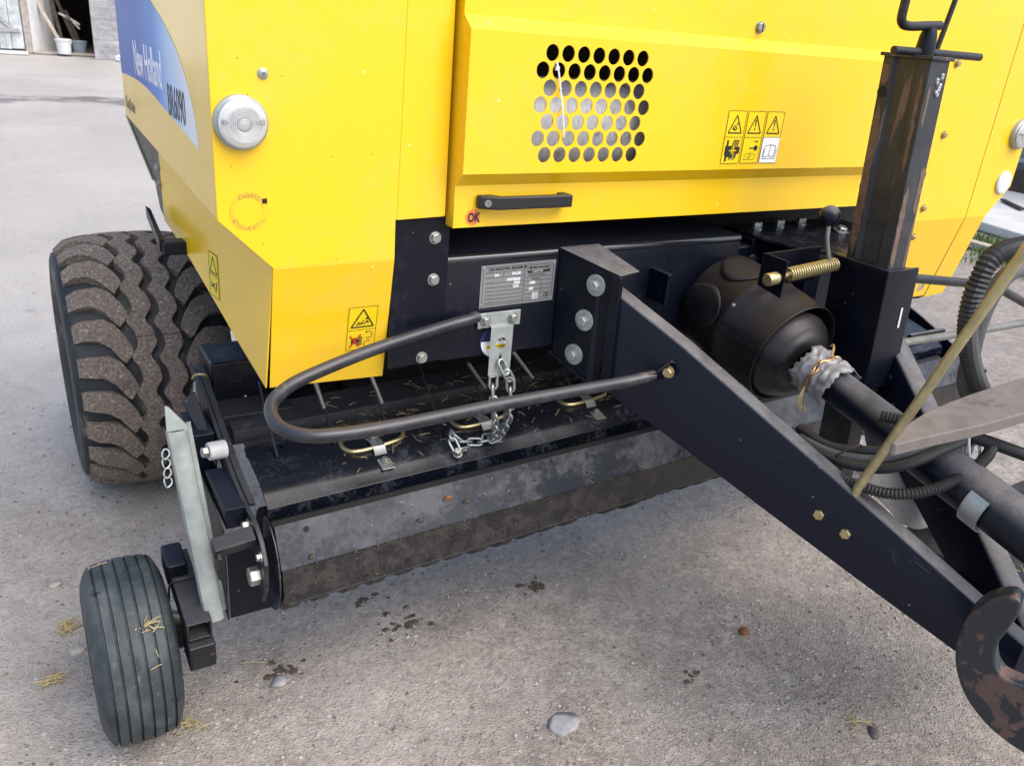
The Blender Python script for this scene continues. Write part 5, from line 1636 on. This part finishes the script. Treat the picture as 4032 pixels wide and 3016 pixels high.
def data_plate():
    y = 1.530
    F = Flat((0.8835, y, 1.0006), (1, 0, 0.01), (0, 0, 1), baler)
    W, H = 0.197, 0.098
    p = F.rect("data_plate", 0, 0, W, H, "plate_alu", 0.001)
    h, h2 = 0.0018, 0.0024
    F.text("CNH INDUSTRIAL BELGIUM NV", 0.018, 0.0845, 0.0088, "ink_black", h, p, 0.82, 0, 0.0002)
    rows = [0.080, 0.0685, 0.056, 0.0455, 0.0365, 0.0275, 0.0190, 0.0105]
    segs = [((0.012, b), (0.112, b)) for b in rows] + [((0.114, b), (0.188, b)) for b in (0.062, 0.053, 0.0425, 0.032, 0.022, 0.012)]
    segs += [((0.113, 0.006), (0.113, 0.093)), ((0.160, 0.018), (0.160, 0.055)), ((0.058, 0.0685), (0.058, 0.080))]
    segs += F.ring([(0.006, 0.006), (0.191, 0.006), (0.191, 0.093), (0.006, 0.093)])
    F.strokes("print", segs, 0.0006, "ink_black", h, p)
    for tx, a, b in (("544", 0.034, 0.0705), ("BALER", 0.080, 0.0715), ("10497E004", 0.066, 0.0575), ("3000", 0.086, 0.0500), ("2600", 0.084, 0.0415), ("2900", 0.128, 0.0450), ("600", 0.128, 0.0305), ("2015", 0.138, 0.0170), ("2014", 0.138, 0.0085)):
        F.text(tx, a, b, 0.0094, "print_white", h, p, 0.86, 0, 0.0003)
    F.text("POLAND", 0.134, 0.0555, 0.0052, "ink_black", h, p)
    F.text("CE", 0.170, 0.0115, 0.0120, "ink_black", h, p, 0.9, 0, 0.0003)
    rr = [(0.121, 0.074), (0.124, 0.0715), (0.179, 0.0715), (0.182, 0.074), (0.182, 0.087), (0.179, 0.0895), (0.124, 0.0895), (0.121, 0.087)]
    F.strokes("print", F.ring(rr), 0.0008, "ink_black", h, p)
    F.poly("print", [(0.122, 0.074), (0.125, 0.072), (0.178, 0.072), (0.181, 0.074), (0.181, 0.078), (0.150, 0.076), (0.122, 0.077)], "ink_black", h, p)
    F.text("NEW HOLLAND", 0.134, 0.0810, 0.0072, "ink_black", h, p, 0.86, 0, 0.0002)
    F.poly("print", F.circle(0.1285, 0.0835, 0.0034, 16), "ink_black", h, p)
    F.text("AGRICULTURE", 0.134, 0.0728, 0.0042, "print_white", h2, p)
    F.text("8210 ZEDELGEM BELGIUM", 0.124, 0.0650, 0.0040, "ink_black", h, p)
    for b in rows:
        F.text("- ---- -- --- ---", 0.014, b + 0.0012, 0.0036, "ink_black", h, p)
    for a, b in ((0.006, 0.006), (W - 0.006, 0.006), (0.006, H - 0.006), (W - 0.006, H - 0.006)):
        MB().lathe(F.at(a, b, 0.0015), F.n, [(0, 0.0034), (0.0015, 0.003), (0.002, 0.0012), (0.0012, 0.0002)], 14).build("rivet", "bolt_steel", p)
    # round inspection sticker behind the chain bracket
    F = Flat((0.936, y, 0.917), (1, 0, 0), (0, 0, 1), baler)
    s = F.poly("inspection_sticker", F.circle(0, 0, 0.043, 48), "decal_navy", 0.0005)
    F.poly("print", F.circle(0, 0, 0.0405, 40, 178, 362), "decal_white", 0.0012, s)
    F.rect("print", -0.0250, -0.018, 0.025, -0.009, "decal_yellow", 0.0018, s)
    F.text("OK", -0.015, 0.001, 0.026, "decal_white", 0.0012, s, 0.8, 0, 0.001)
    F.text("NEW HOLLAND", -0.023, -0.0160, 0.0072, "ink_black", 0.0024, s, 0.9)
data_plate()

# roller seen through the door perforation
def roller():
    m, nt, b = new_mat("scratched_steel")
    co = coords(nt)
    n1 = noise_tex(nt, co, 40, 6, 0.7, 0.0, (6.0, 1.0, 1.2))
    n2 = noise_tex(nt, co, 14, 6, 0.7)
    c = mix(nt, ramp(nt, n1, [(0.35, 0.0), (0.65, 1.0)]), (0.36, 0.37, 0.40), (0.62, 0.64, 0.68))
    c = mix(nt, ramp(nt, n2, [(0.55, 0.0), (0.68, 0.85)]), c, (0.06, 0.055, 0.055))
    setv(nt, b.inputs["Base Color"], c)
    b.inputs["Roughness"].default_value = 0.5
    b.inputs["Metallic"].default_value = 0.2
    MB().lathe((0.83, 1.60, 1.385), (1, 0, 0), [(0, 0.0005), (0, 0.105), (1.3, 0.105), (1.3, 0.0005)], 48).build("roller", "scratched_steel", baler)
roller()
tie = MB()
tie.tube([(0.981, 1.458, 1.5285), (0.983, 1.4555, 1.520), (0.989, 1.453, 1.495), (0.999, 1.451, 1.45), (1.006, 1.450, 1.415), (1.012, 1.4505, 1.385)], 0.0022, 8, 4, flat=0.5)
tie.box(0.978, 0.986, 1.4525, 1.458, 1.512, 1.520)
tag(tie.build("cable_tie", "white_plastic", None), "long white cable tie hanging from the perforated yellow door", "cable tie")

# ================================================================== BACKGROUND: BARN ACROSS THE YARD
plain("plaster_white", (0.72, 0.73, 0.74), 0.8, 0, 0.12, 3.0, bump_s=0.2, bdist=0.02)
plain("stone_edge", (0.34, 0.31, 0.28), 0.85, 0, 0.35, 9, bump_s=0.5, bdist=0.03)
plain("old_boards", (0.40, 0.43, 0.45), 0.8, 0, 0.35, 7, bump_s=0.4, bdist=0.01)
plain("grey_boards", (0.30, 0.30, 0.315), 0.8, 0, 0.3, 8, bump_s=0.4, bdist=0.01)
plain("dark_wood", (0.05, 0.038, 0.03), 0.85, 0, 0.4, 9)
plain("raw_wood", (0.42, 0.36, 0.30), 0.8, 0, 0.3, 12)
plain("barn_floor", (0.16, 0.12, 0.08), 0.95, 0, 0.5, 6)
plain("concrete", (0.52, 0.52, 0.51), 0.8, 0, 0.15, 2.5, bump_s=0.2, bdist=0.01)
plain("bag_film", (0.72, 0.73, 0.76), 0.4, 0, 0.1, 12)
plain("steel_blue", (0.28, 0.33, 0.38), 0.5, 0.2, 0.1, 4)
plain("grass_blade", (0.075, 0.13, 0.025), 0.7, 0, 0.35, 3)

def barn():
    b = thing("barn", "old white plastered barn with a dark open doorway across the yard", "barn", (1.8, 22.4, 0))
    YB = 22.4
    w = MB()
    w.box(-14, 0.05, YB, YB + 0.5, 0, 4.2)
    w.build("wall", "plaster_white", b)
    MB().box(0.97, 1.12, YB - 0.03, YB + 0.22, 0, 4.2).build("pier_edge", "stone_edge", b, bevel=0.03)
    MB().prism([(1.122, YB + 0.01, 0), (1.70, YB + 1.3, 0), (1.70, YB + 1.5, 0), (1.122, YB + 0.3, 0)], (0, 0, 4.2)).build("reveal", "plaster_white", b)
    MB().box(2.45, 16, YB, YB + 0.5, 0, 4.2).build("wall", "plaster_white", b)
    MB().box(0.0, 2.5, YB, YB + 0.5, 2.6, 4.2).build("lintel", "plaster_white", b)
    MB().prism([(-14.5, YB - 0.6, 4.1), (16.5, YB - 0.6, 4.1), (16.5, YB + 5, 7.0), (-14.5, YB + 5, 7.0)], (0, 0, 0.12)).build("roof", "dark_wood", b)
    MB().box(1.0, 7.0, YB + 5.0, YB + 5.1, 0, 4.2).build("back_wall", "dark_wood", b)
    MB().box(6.0, 6.1, YB + 0.5, YB + 5.0, 0, 4.2).build("inner_wall", "dark_wood", b)
    MB().box(1.0, 1.1, YB + 1.5, YB + 5.0, 0, 4.2).build("inner_wall", "dark_wood", b)
    MB().box(1.0, 6.1, YB + 0.5, YB + 5.0, 4.0, 4.1).build("ceiling", "dark_wood", b)
    MB().box(1.7, 6.0, YB + 0.25, YB + 5.0, 0.0, 0.02).build("floor", "barn_floor", b)
    MB().box(1.12, 2.35, YB - 0.10, YB + 0.25, 0.0, 0.05).build("threshold", "stone_edge", b, bevel=0.02)
    MB().box(-1.2, 1.0, YB - 0.55, YB - 0.02, 0.0, 0.05).build("kerb", "concrete", b, bevel=0.02)
    # left boarded door
    ld = bpy.data.objects
    base = MB().box(-1.15, 0.96, YB - 0.001, YB + 0.03, 0.06, 2.6).build("boarded_door", "dark_wood", b)
    for k in range(9):
        x = -1.14 + k * 0.234
        MB().box(x, x + 0.226, YB - 0.045, YB - 0.004, 0.07 + 0.01 * (k % 3), 2.58).build("plank", "old_boards", base, bevel=0.004)
    MB().box(-1.12, 0.90, YB - 0.075, YB - 0.047, 0.42, 0.50).build("rail", "grey_boards", base, bevel=0.004)
    MB().prism([(0.0, YB - 0.047, 1.18), (0.07, YB - 0.047, 1.22), (0.80, YB - 0.047, 0.50), (0.71, YB - 0.047, 0.50)], (0, -0.028, 0)).build("brace", "grey_boards", base, bevel=0.004)
    # louvred leaf standing open on the right
    lf = MB()
    lx0, lx1, yl = 2.27, 3.05, YB - 0.75
    lf.box(lx0, lx0 + 0.10, yl, yl + 0.05, 0.0, 2.3)
    lf.box(lx1 - 0.10, lx1, yl, yl + 0.05, 0.0, 2.3)
    lf.box(lx0 + 0.10, lx1 - 0.10, yl + 0.002, yl + 0.048, 0.0, 0.12)
    lf.box(lx0 + 0.10, lx1 - 0.10, yl - 0.012, yl + 0.048, 0.40, 0.46)
    lo_ = lf.build("louvred_door", "grey_boards", b, bevel=0.004)
    for k in range(16):
        z0 = 0.125 + k * 0.105 if k < 3 else 0.47 + (k - 3) * 0.105
        if k == 2:
            continue
        MB().obox(((lx0 + lx1) / 2, yl + 0.025, z0 + 0.05), ((lx1 - lx0) / 2 - 0.1, 0, 0), (0, 0.010, 0.004), (0, -0.008, 0.050)).build("slat", "grey_boards", lo_, bevel=0.003)
    # leaning timber in the doorway
    rnd = random.Random(8)
    for k, (x0, x1, z1, lab) in enumerate(((1.35, 1.80, 1.05, "brown pole leaning against the barn doorway reveal"), (1.62, 1.78, 1.4, "dark post standing just inside the barn doorway"), (1.75, 2.12, 1.2, "dark plank leaning inside the barn, behind the bucket"), (1.95, 2.22, 0.9, "short dark plank leaning near the louvred door"))):
        y0 = YB + 0.15 + 0.25 * k
        o = MB().obox(((x0 + x1) / 2, y0 + 0.2, z1 / 2), (0.035, 0, 0.012), (0, 0.02, 0), Vector((x0 - x1, 0.3, z1)) * 0.5).build("leaning_plank", "raw_wood" if k == 0 else "dark_wood", None, bevel=0.004)
        tag(o, lab, "plank", "timber leaning in the barn doorway")
    for k, (x, z, r_, lab) in enumerate(((2.02, 0.72, -0.55, "pale split board end poking out in the dark doorway, longer one"), (1.86, 0.80, -0.45, "pale splintered board end beside the leaning pole"), (2.08, 0.62, -0.9, "small pale stick in the dark doorway, lowest one"))):
        o = MB().obox((x, YB + 0.5, z), Vector((math.cos(r_), 0, math.sin(r_))) * (0.16 - 0.03 * k), (0, 0.01, 0), Vector((-math.sin(r_), 0, math.cos(r_))) * 0.022).build("split_board", "raw_wood", None, bevel=0.003)
        tag(o, lab, "board", "timber leaning in the barn doorway")
    # buckets
    def bucket(c, r, h, mat, label):
        t = thing("bucket", label, "bucket", c, "buckets at the barn door")
        MB().lathe(c, (0, 0, 1), [(0.0, 0.0005), (0.0, r * 0.80), (h * 0.86, r * 0.95), (h * 0.88, r * 1.02), (h * 0.98, r * 1.03), (h, r * 0.99), (h * 0.99, r * 0.95), (0.03, r * 0.78), (0.03, 0.0005)], 32).build("body", mat, t)
        c = Vector(c)
        MB().tube([c + Vector((r * math.cos(a), -0.02 - 0.3 * r * math.sin(a), h * 0.92 - 0.42 * h * math.sin(a))) for a in [math.pi * k / 12 for k in range(13)]], 0.006, 6).build("bail", "galvanised", t)
    bucket((1.71, YB - 0.30, 0.05), 0.165, 0.31, "white_plastic", "white plastic bucket standing on the threshold of the barn doorway")
    bucket((2.10, YB + 0.55, 0.02), 0.16, 0.27, "steel_blue", "bluish dirty bucket in the shade inside the barn doorway")
    # white bag by the louvred leaf
    rnd = random.Random(4)
    bm = bmesh.new()
    bmesh.ops.create_icosphere(bm, subdivisions=3, radius=1.0)
    for v in bm.verts:
        f = 1 + 0.35 * noise.noise(v.co * 2.1) + 0.15 * noise.noise(v.co * 5)
        v.co = Vector((2.82 + v.co.x * 0.17 * f, YB - 1.05 + v.co.y * 0.13 * f, max(0.002, 0.07 + v.co.z * 0.085 * f)))
    me = bpy.data.meshes.new("plastic_bag"); bm.to_mesh(me); bm.free()
    me.materials.append(MATS["bag_film"])
    o = bpy.data.objects.new("plastic_bag", me); COL.objects.link(o)
    tag(o, "crumpled white plastic bag lying in front of the louvred barn door", "bag")
barn()

def right_background():
    # concrete apron, plank, low shed wall
    s = MB().prism([(8.55, 4.75, 0), (8.40, 4.05, 0), (9.0, -3, 0), (22, -3, 0), (22, 12, 0), (9.6, 12, 0)], (0, 0, 0.10)).build("apron", "concrete", None, bevel=0.02)
    s["kind"] = "structure"
    pk = MB().obox((7.68, 4.08, 0.035), Vector((0.01, 0.36, 0)), Vector((0.06, -0.002, 0)), (0, 0, 0.03)).build("timber", "raw_wood", None, bevel=0.006)
    tag(pk, "pale squared timber lying in the grass beyond the right wheel", "timber")
    sh = thing("shed", "grey shed wall with steel posts behind the yellow panel at right", "shed", (11.5, 6.0, 0.1))
    MB().box(11.3, 11.5, 2.5, 9.0, 0.1, 3.0).build("wall", "shed_sheet", sh)
    for y in (4.2, 5.35, 6.6):
        MB().box(11.15, 11.28, y, y + 0.12, 0.1, 3.0).build("post", "steel_blue", sh, bevel=0.01)
    for z in (0.45, 0.9, 1.4):
        MB().box(11.22, 11.29, 2.5, 9.0, z, z + 0.05).build("rail", "steel_blue", sh)
    MB().box(11.1, 11.3, 2.5, 9.0, 0.1, 0.35).build("plinth", "dark_wood", sh)
    st = MB().obox((9.9, 5.15, 0.125), (0.18, 0.22, 0), (0.02, -0.016, 0), (0, 0, 0.012)).build("stick", "dark_wood", None)
    tag(st, "short dark stick lying on the pale concrete apron", "stick")
    # grass verge: blades as one mass
    rnd = random.Random(17)
    mb = MB()
    for k in range(9000):
        y = rnd.uniform(2.6, 5.4)
        x = 7.75 + rnd.gauss(0, 0.28) + (0.12 if y > 4 else 0)
        if x > 8.35:
            continue
        den = noise.noise(Vector((x * 1.5, y * 1.5, 3)))
        if den < -0.15 + rnd.uniform(-0.2, 0.2):
            continue
        h = rnd.uniform(0.03, 0.10)
        a = rnd.uniform(0, 6.28)
        wv = Vector((math.cos(a), math.sin(a), 0)) * 0.006
        tip = Vector((rnd.gauss(0, 0.025), rnd.gauss(0, 0.025), h))
        p = Vector((x, y, -0.005))
        mb.add([p - wv, p + wv, p + tip], [(0, 1, 2)])
    g = mb.build("grass", "grass_blade", None, kind="stuff")
    tag(g, "strip of green grass growing along the concrete apron", "grass")
    del g["category"]
plain("shed_sheet", (0.20, 0.215, 0.23), 0.6, 0.1, 0.15, 3)
right_background()

# ================================================================== GROUND LITTER
def stone(name, x, y, r, mat, label, cat, flat=0.5, seed=1, group=None, rot=0.0):
    me = stone_mesh(seed, r, flat)
    me.materials.append(MATS[mat])
    me.polygons.foreach_set("use_smooth", [True] * len(me.polygons))
    o = bpy.data.objects.new(name, me); COL.objects.link(o)
    o.location = (x, y, r * flat * 0.3 + ground_z(x, y))
    o.rotation_euler = (0, 0, rot)
    return tag(o, label, cat, group)

stone("stone", 1.03, 1.205, 0.042, "stone_grey", "flat pale grey stone set in the dirt at bottom centre", "stone", 0.07, 3)
stone("stone", 0.437, 1.645, 0.022, "stone_grey", "tan rounded stone beside a dark mud patch right of the small wheel", "stone", 0.55, 5)
stone("stone", 1.735, 0.82, 0.020, "stone_dark", "dark grey stone on the dirt below the tow hook", "stone", 0.5, 9, rot=0.7)
stone("stone", 0.005, 1.99, 0.022, "stone_pale", "pale flat stone left of the small ribbed wheel", "stone", 0.35, 12)
stone("stone", -0.02, 2.30, 0.020, "stone_pale", "pale stone near the dirt left of the small wheel's top", "stone", 0.4, 14)
stone("rust_lump", 1.715, 1.262, 0.020, "rust_lump", "rusty orange lump on the dirt below the near drawbar arm", "rust lump", 0.4, 20)

def clod(x, y, s, label, n=30, seed=1):
    rnd = random.Random(seed)
    mb = MB()
    for k in range(int(n * 1.3)):
        a, d = rnd.uniform(0, 6.28), abs(rnd.gauss(0, s))
        me = stone_mesh(seed * 13 + k, 0.0025 + 0.0095 * rnd.random() ** 2, rnd.uniform(0.15, 0.5))
        off = Vector((x + d * math.cos(a) * 1.7, y + d * math.sin(a), 0))
        off.z = ground_z(off.x, off.y)
        mb.add([v.co + off for v in me.vertices], [tuple(p.vertices) for p in me.polygons])
        bpy.data.meshes.remove(me)
    o = mb.build("mud_clump", "mud_clod", None, kind="stuff")
    o["label"] = label
    return o
clod(0.83, 1.715, 0.035, "dark wet mud clump on the dirt in front of the pickup's left half", 46, 2)
clod(0.455, 1.69, 0.020, "dark crumbly mud patch just behind the tan stone", 26, 3)
clod(0.76, 1.86, 0.016, "small dark mud crumbs close under the windguard", 22, 4)
clod(1.26, 1.70, 0.022, "mud crumbs on the dirt under the middle of the pickup", 24, 6)
clod(1.45, 1.19, 0.014, "small dark mud speck right of the flat pale stone", 16, 7)
clod(0.10, 2.02, 0.012, "mud crumbs at the rear edge of the small wheel", 16, 8)

def straw_tuft(x, y, z, n, s, label, seed=1, mat="straw"):
    rnd = random.Random(seed)
    mb = MB()
    for k in range(n):
        a = rnd.uniform(0, 6.28)
        L = rnd.uniform(0.4, 1.0) * s
        c = Vector((x + rnd.gauss(0, s * 0.25), y + rnd.gauss(0, s * 0.25), z + rnd.uniform(0.001, 0.010)))
        d = Vector((math.cos(a), math.sin(a), rnd.uniform(-0.12, 0.12))) * L * 0.5
        mb.tube([c - d, c + Vector((0, 0, rnd.uniform(0, 0.006))), c + d], rnd.uniform(0.0006, 0.0016), 5)
    o = mb.build("straw_tuft", mat, None, kind="stuff")
    o["label"] = label
    return o
straw_tuft(-0.01, 2.08, 0, 34, 0.06, "yellow straw tuft on the dirt left of the small wheel", 1)
straw_tuft(-0.055, 1.89, 0, 26, 0.05, "matted straw clump lower left of the small wheel", 2)
straw_tuft(0.215, 1.60, 0, 24, 0.05, "straw wisps under the inner side of the small wheel", 3)
straw_tuft(1.725, 0.865, 0, 7, 0.09, "single pale straw stalks on the dirt near the bottom right", 4)
straw_tuft(0.39, 1.74, 0, 3, 0.09, "thin curved straw stalk right of the small wheel", 5)

def ground_gravel():
    rnd = random.Random(31)
    kinds = [stone_mesh(40 + k, 1.0, 0.55) for k in range(4)]
    src = []
    for me in kinds:
        src.append(([v.co.copy() for v in me.vertices], [tuple(p.vertices) for p in me.polygons]))
        bpy.data.meshes.remove(me)
    low = []
    rl = random.Random(12)
    for k in range(7):
        base = [(1, 0, 0), (-1, 0, 0), (0, 1, 0), (0, -1, 0), (0, 0, 1), (0, 0, -1)]
        vs = [Vector(p) * rl.uniform(0.75, 1.3) + Vector((rl.uniform(-0.2, 0.2), rl.uniform(-0.2, 0.2), 0)) for p in base]
        fs = [(0, 2, 4), (2, 1, 4), (1, 3, 4), (3, 0, 4), (2, 0, 5), (1, 2, 5), (3, 1, 5), (0, 3, 5)]
        low.append((vs, fs))
    for name, mat, cnt, rmin, rmax in (("gravel_pale", "grit_pale", 26000, 0.0013, 0.0075), ("gravel_grey", "stone_grey", 26000, 0.0013, 0.0085), ("gravel_dark", "soil_crumb", 19000, 0.0013, 0.0066)):
        mb = MB()
        for k in range(cnt):
            if rnd.random() < 0.75:
                x, y = rnd.uniform(-1.4, 2.6), rnd.uniform(0.75, 3.6)
            else:
                x, y = rnd.uniform(-1.5, 6.5), rnd.uniform(0.7, 9.0)
            dens = noise.noise(Vector((x * 2.3, y * 2.3, cnt * 0.01)))
            if dens < rnd.uniform(-0.6, 0.35):
                continue
            r = rmin + (rmax - rmin) * rnd.random() ** 4.5
            vs, fs = low[k % 7]
            a = rnd.uniform(0, 6.28)
            ca, sa = math.cos(a), math.sin(a)
            mb.add([(x + (v.x * ca - v.y * sa) * r, y + (v.x * sa + v.y * ca) * r, v.z * r * 0.6 + r * 0.15 + ground_z(x, y)) for v in vs], fs)
        o = mb.build(name, mat, None, kind="stuff", sharp=60)
        o["label"] = {"gravel_pale": "pale fine gravel scattered over the packed dirt", "gravel_grey": "grey fine gravel scattered over the packed dirt", "gravel_dark": "dark soil crumbs scattered over the packed dirt"}[name]
ground_gravel()

def chaff():
    """straw and chaff caught on the pickup, wheel and hitch"""
    rnd = random.Random(77)
    mb = MB()
    def bit(p, L, r, lie=0.2):
        a = rnd.uniform(0, 6.28)
        d = Vector((math.cos(a), math.sin(a), rnd.uniform(-lie, lie))) * L / 2
        p = Vector(p)
        mb.tube([p - d, p + Vector((0, 0, rnd.uniform(0, 0.003))), p + d], r, 5)
    tz = lambda x: 0.028 * (x - 0.42)
    for k in range(240):
        x = rnd.uniform(0.6, 1.9)
        y = rnd.choice((rnd.uniform(1.74, 1.90), rnd.uniform(1.60, 1.76)))
        z = 0.655 if y > 1.82 else (0.625 if y > 1.77 else 0.60 + (y - 1.64) * 0.23)
        bit((x, y, z + tz(x) + 0.003), rnd.uniform(0.008, 0.035), rnd.uniform(0.0004, 0.0009))
    for k in range(16):
        x = rnd.uniform(0.45, 1.5)
        t = rnd.random()
        bit((x, 1.468 + 0.044 * t, 0.483 + 0.082 * t + tz(x)), rnd.uniform(0.004, 0.02), rnd.uniform(0.0004, 0.0009))
    for k in range(120):
        bit((rnd.uniform(1.74, 2.15), rnd.uniform(0.52, 0.90), 0.571), rnd.uniform(0.015, 0.05), 0.0011)
    for k in range(30):
        bit((rnd.uniform(1.52, 1.66), rnd.uniform(0.57, 0.74), 0.578), rnd.uniform(0.02, 0.06), 0.0012)
    for k in range(3):
        a = R(rnd.uniform(15, 110))
        v = rnd.uniform(-0.08, 0.08)
        bit((0.126 + v, 1.682 - 0.208 * math.cos(a), 0.208 + 0.206 * math.sin(a)), rnd.uniform(0.012, 0.035), 0.0010)
    for k in range(14):
        bit((0.126 + 0.02 + rnd.gauss(0, 0.010), 1.682 - 0.208 * math.cos(R(48)) + rnd.gauss(0, 0.010), 0.208 + 0.209 * math.sin(R(48)) + rnd.gauss(0, 0.006)), rnd.uniform(0.012, 0.035), 0.0013)
    o = mb.build("chaff", "straw", None, kind="stuff")
    o["label"] = "loose straw and chaff caught on the pickup and small wheel"
chaff()

def caked_dirt():
    """soil and chaff caked along the folds of the pickup"""
    rnd = random.Random(51)
    base = [Vector((1, 0, 0)), Vector((-1, 0, 0)), Vector((0, 1, 0)), Vector((0, -1, 0)), Vector((0, 0, 1)), Vector((0, 0, -1))]
    fs = [(0, 2, 4), (2, 1, 4), (1, 3, 4), (3, 0, 4), (2, 0, 5), (1, 2, 5), (3, 1, 5), (0, 3, 5)]
    def crumb(mb, p, r):
        mb.add([Vector(p) + Vector((v.x * rnd.uniform(0.6, 1.4), v.y * rnd.uniform(0.6, 1.4), v.z * rnd.uniform(0.5, 1.2))) * r for v in base], fs)
    tz = lambda x: 0.028 * (x - 0.42)
    mb = MB()
    for k in range(1500):                       # fold and lower edge of the windguard
        x = rnd.uniform(0.42, 2.1)
        if noise.noise(Vector((x * 9, 0, k % 3))) < rnd.uniform(-0.45, 0.5):
            continue
        w = k % 3
        if w == 0:
            y, z = 1.4645, 0.4775 + rnd.gauss(0, 0.002)
        elif w == 1:
            t = rnd.random(); y, z = 1.4575 + 0.0075 * t, 0.393 + 0.082 * t
        else:
            y, z = 1.459, 0.391 + rnd.gauss(0, 0.003)
        crumb(mb, (x, y - 0.0005, z + tz(x)), 0.0008 + 0.0034 * rnd.random() ** 3)
    o = mb.build("caked_mud", "mud_clod", baler, kind="stuff")
    mb = MB()
    for k in range(5200):                       # matted chaff between cover and crossbar
        x = rnd.uniform(0.50, 2.0)
        y = 1.762 + 0.055 * rnd.random()
        z = 0.606 + 0.012 * noise.noise(Vector((x * 7, y * 20, 2))) + 0.006 * rnd.random()
        crumb(mb, (x, y, z + tz(x)), 0.0015 + 0.005 * rnd.random() ** 2)
    mb.build("caked_chaff", "chaff_mat", baler, kind="stuff")
    mb = MB()
    for k in range(700):                        # crumbs strewn over the cover
        x = rnd.uniform(0.45, 1.9)
        y = rnd.uniform(1.585, 1.76)
        if noise.noise(Vector((x * 4, y * 8, 7))) < rnd.uniform(-0.3, 0.5):
            continue
        z = 0.6015 + (y - 1.645) * 0.23 if y > 1.645 else 0.572 + (y - 1.585) * 0.5
        crumb(mb, (x, y, z + tz(x) + 0.001), 0.0007 + 0.0025 * rnd.random() ** 3)
    mb.build("caked_crumbs", "chaff_mat", baler, kind="stuff")
plain("chaff_mat", (0.075, 0.052, 0.032), 0.95, 0, 0.5, 60)
caked_dirt()
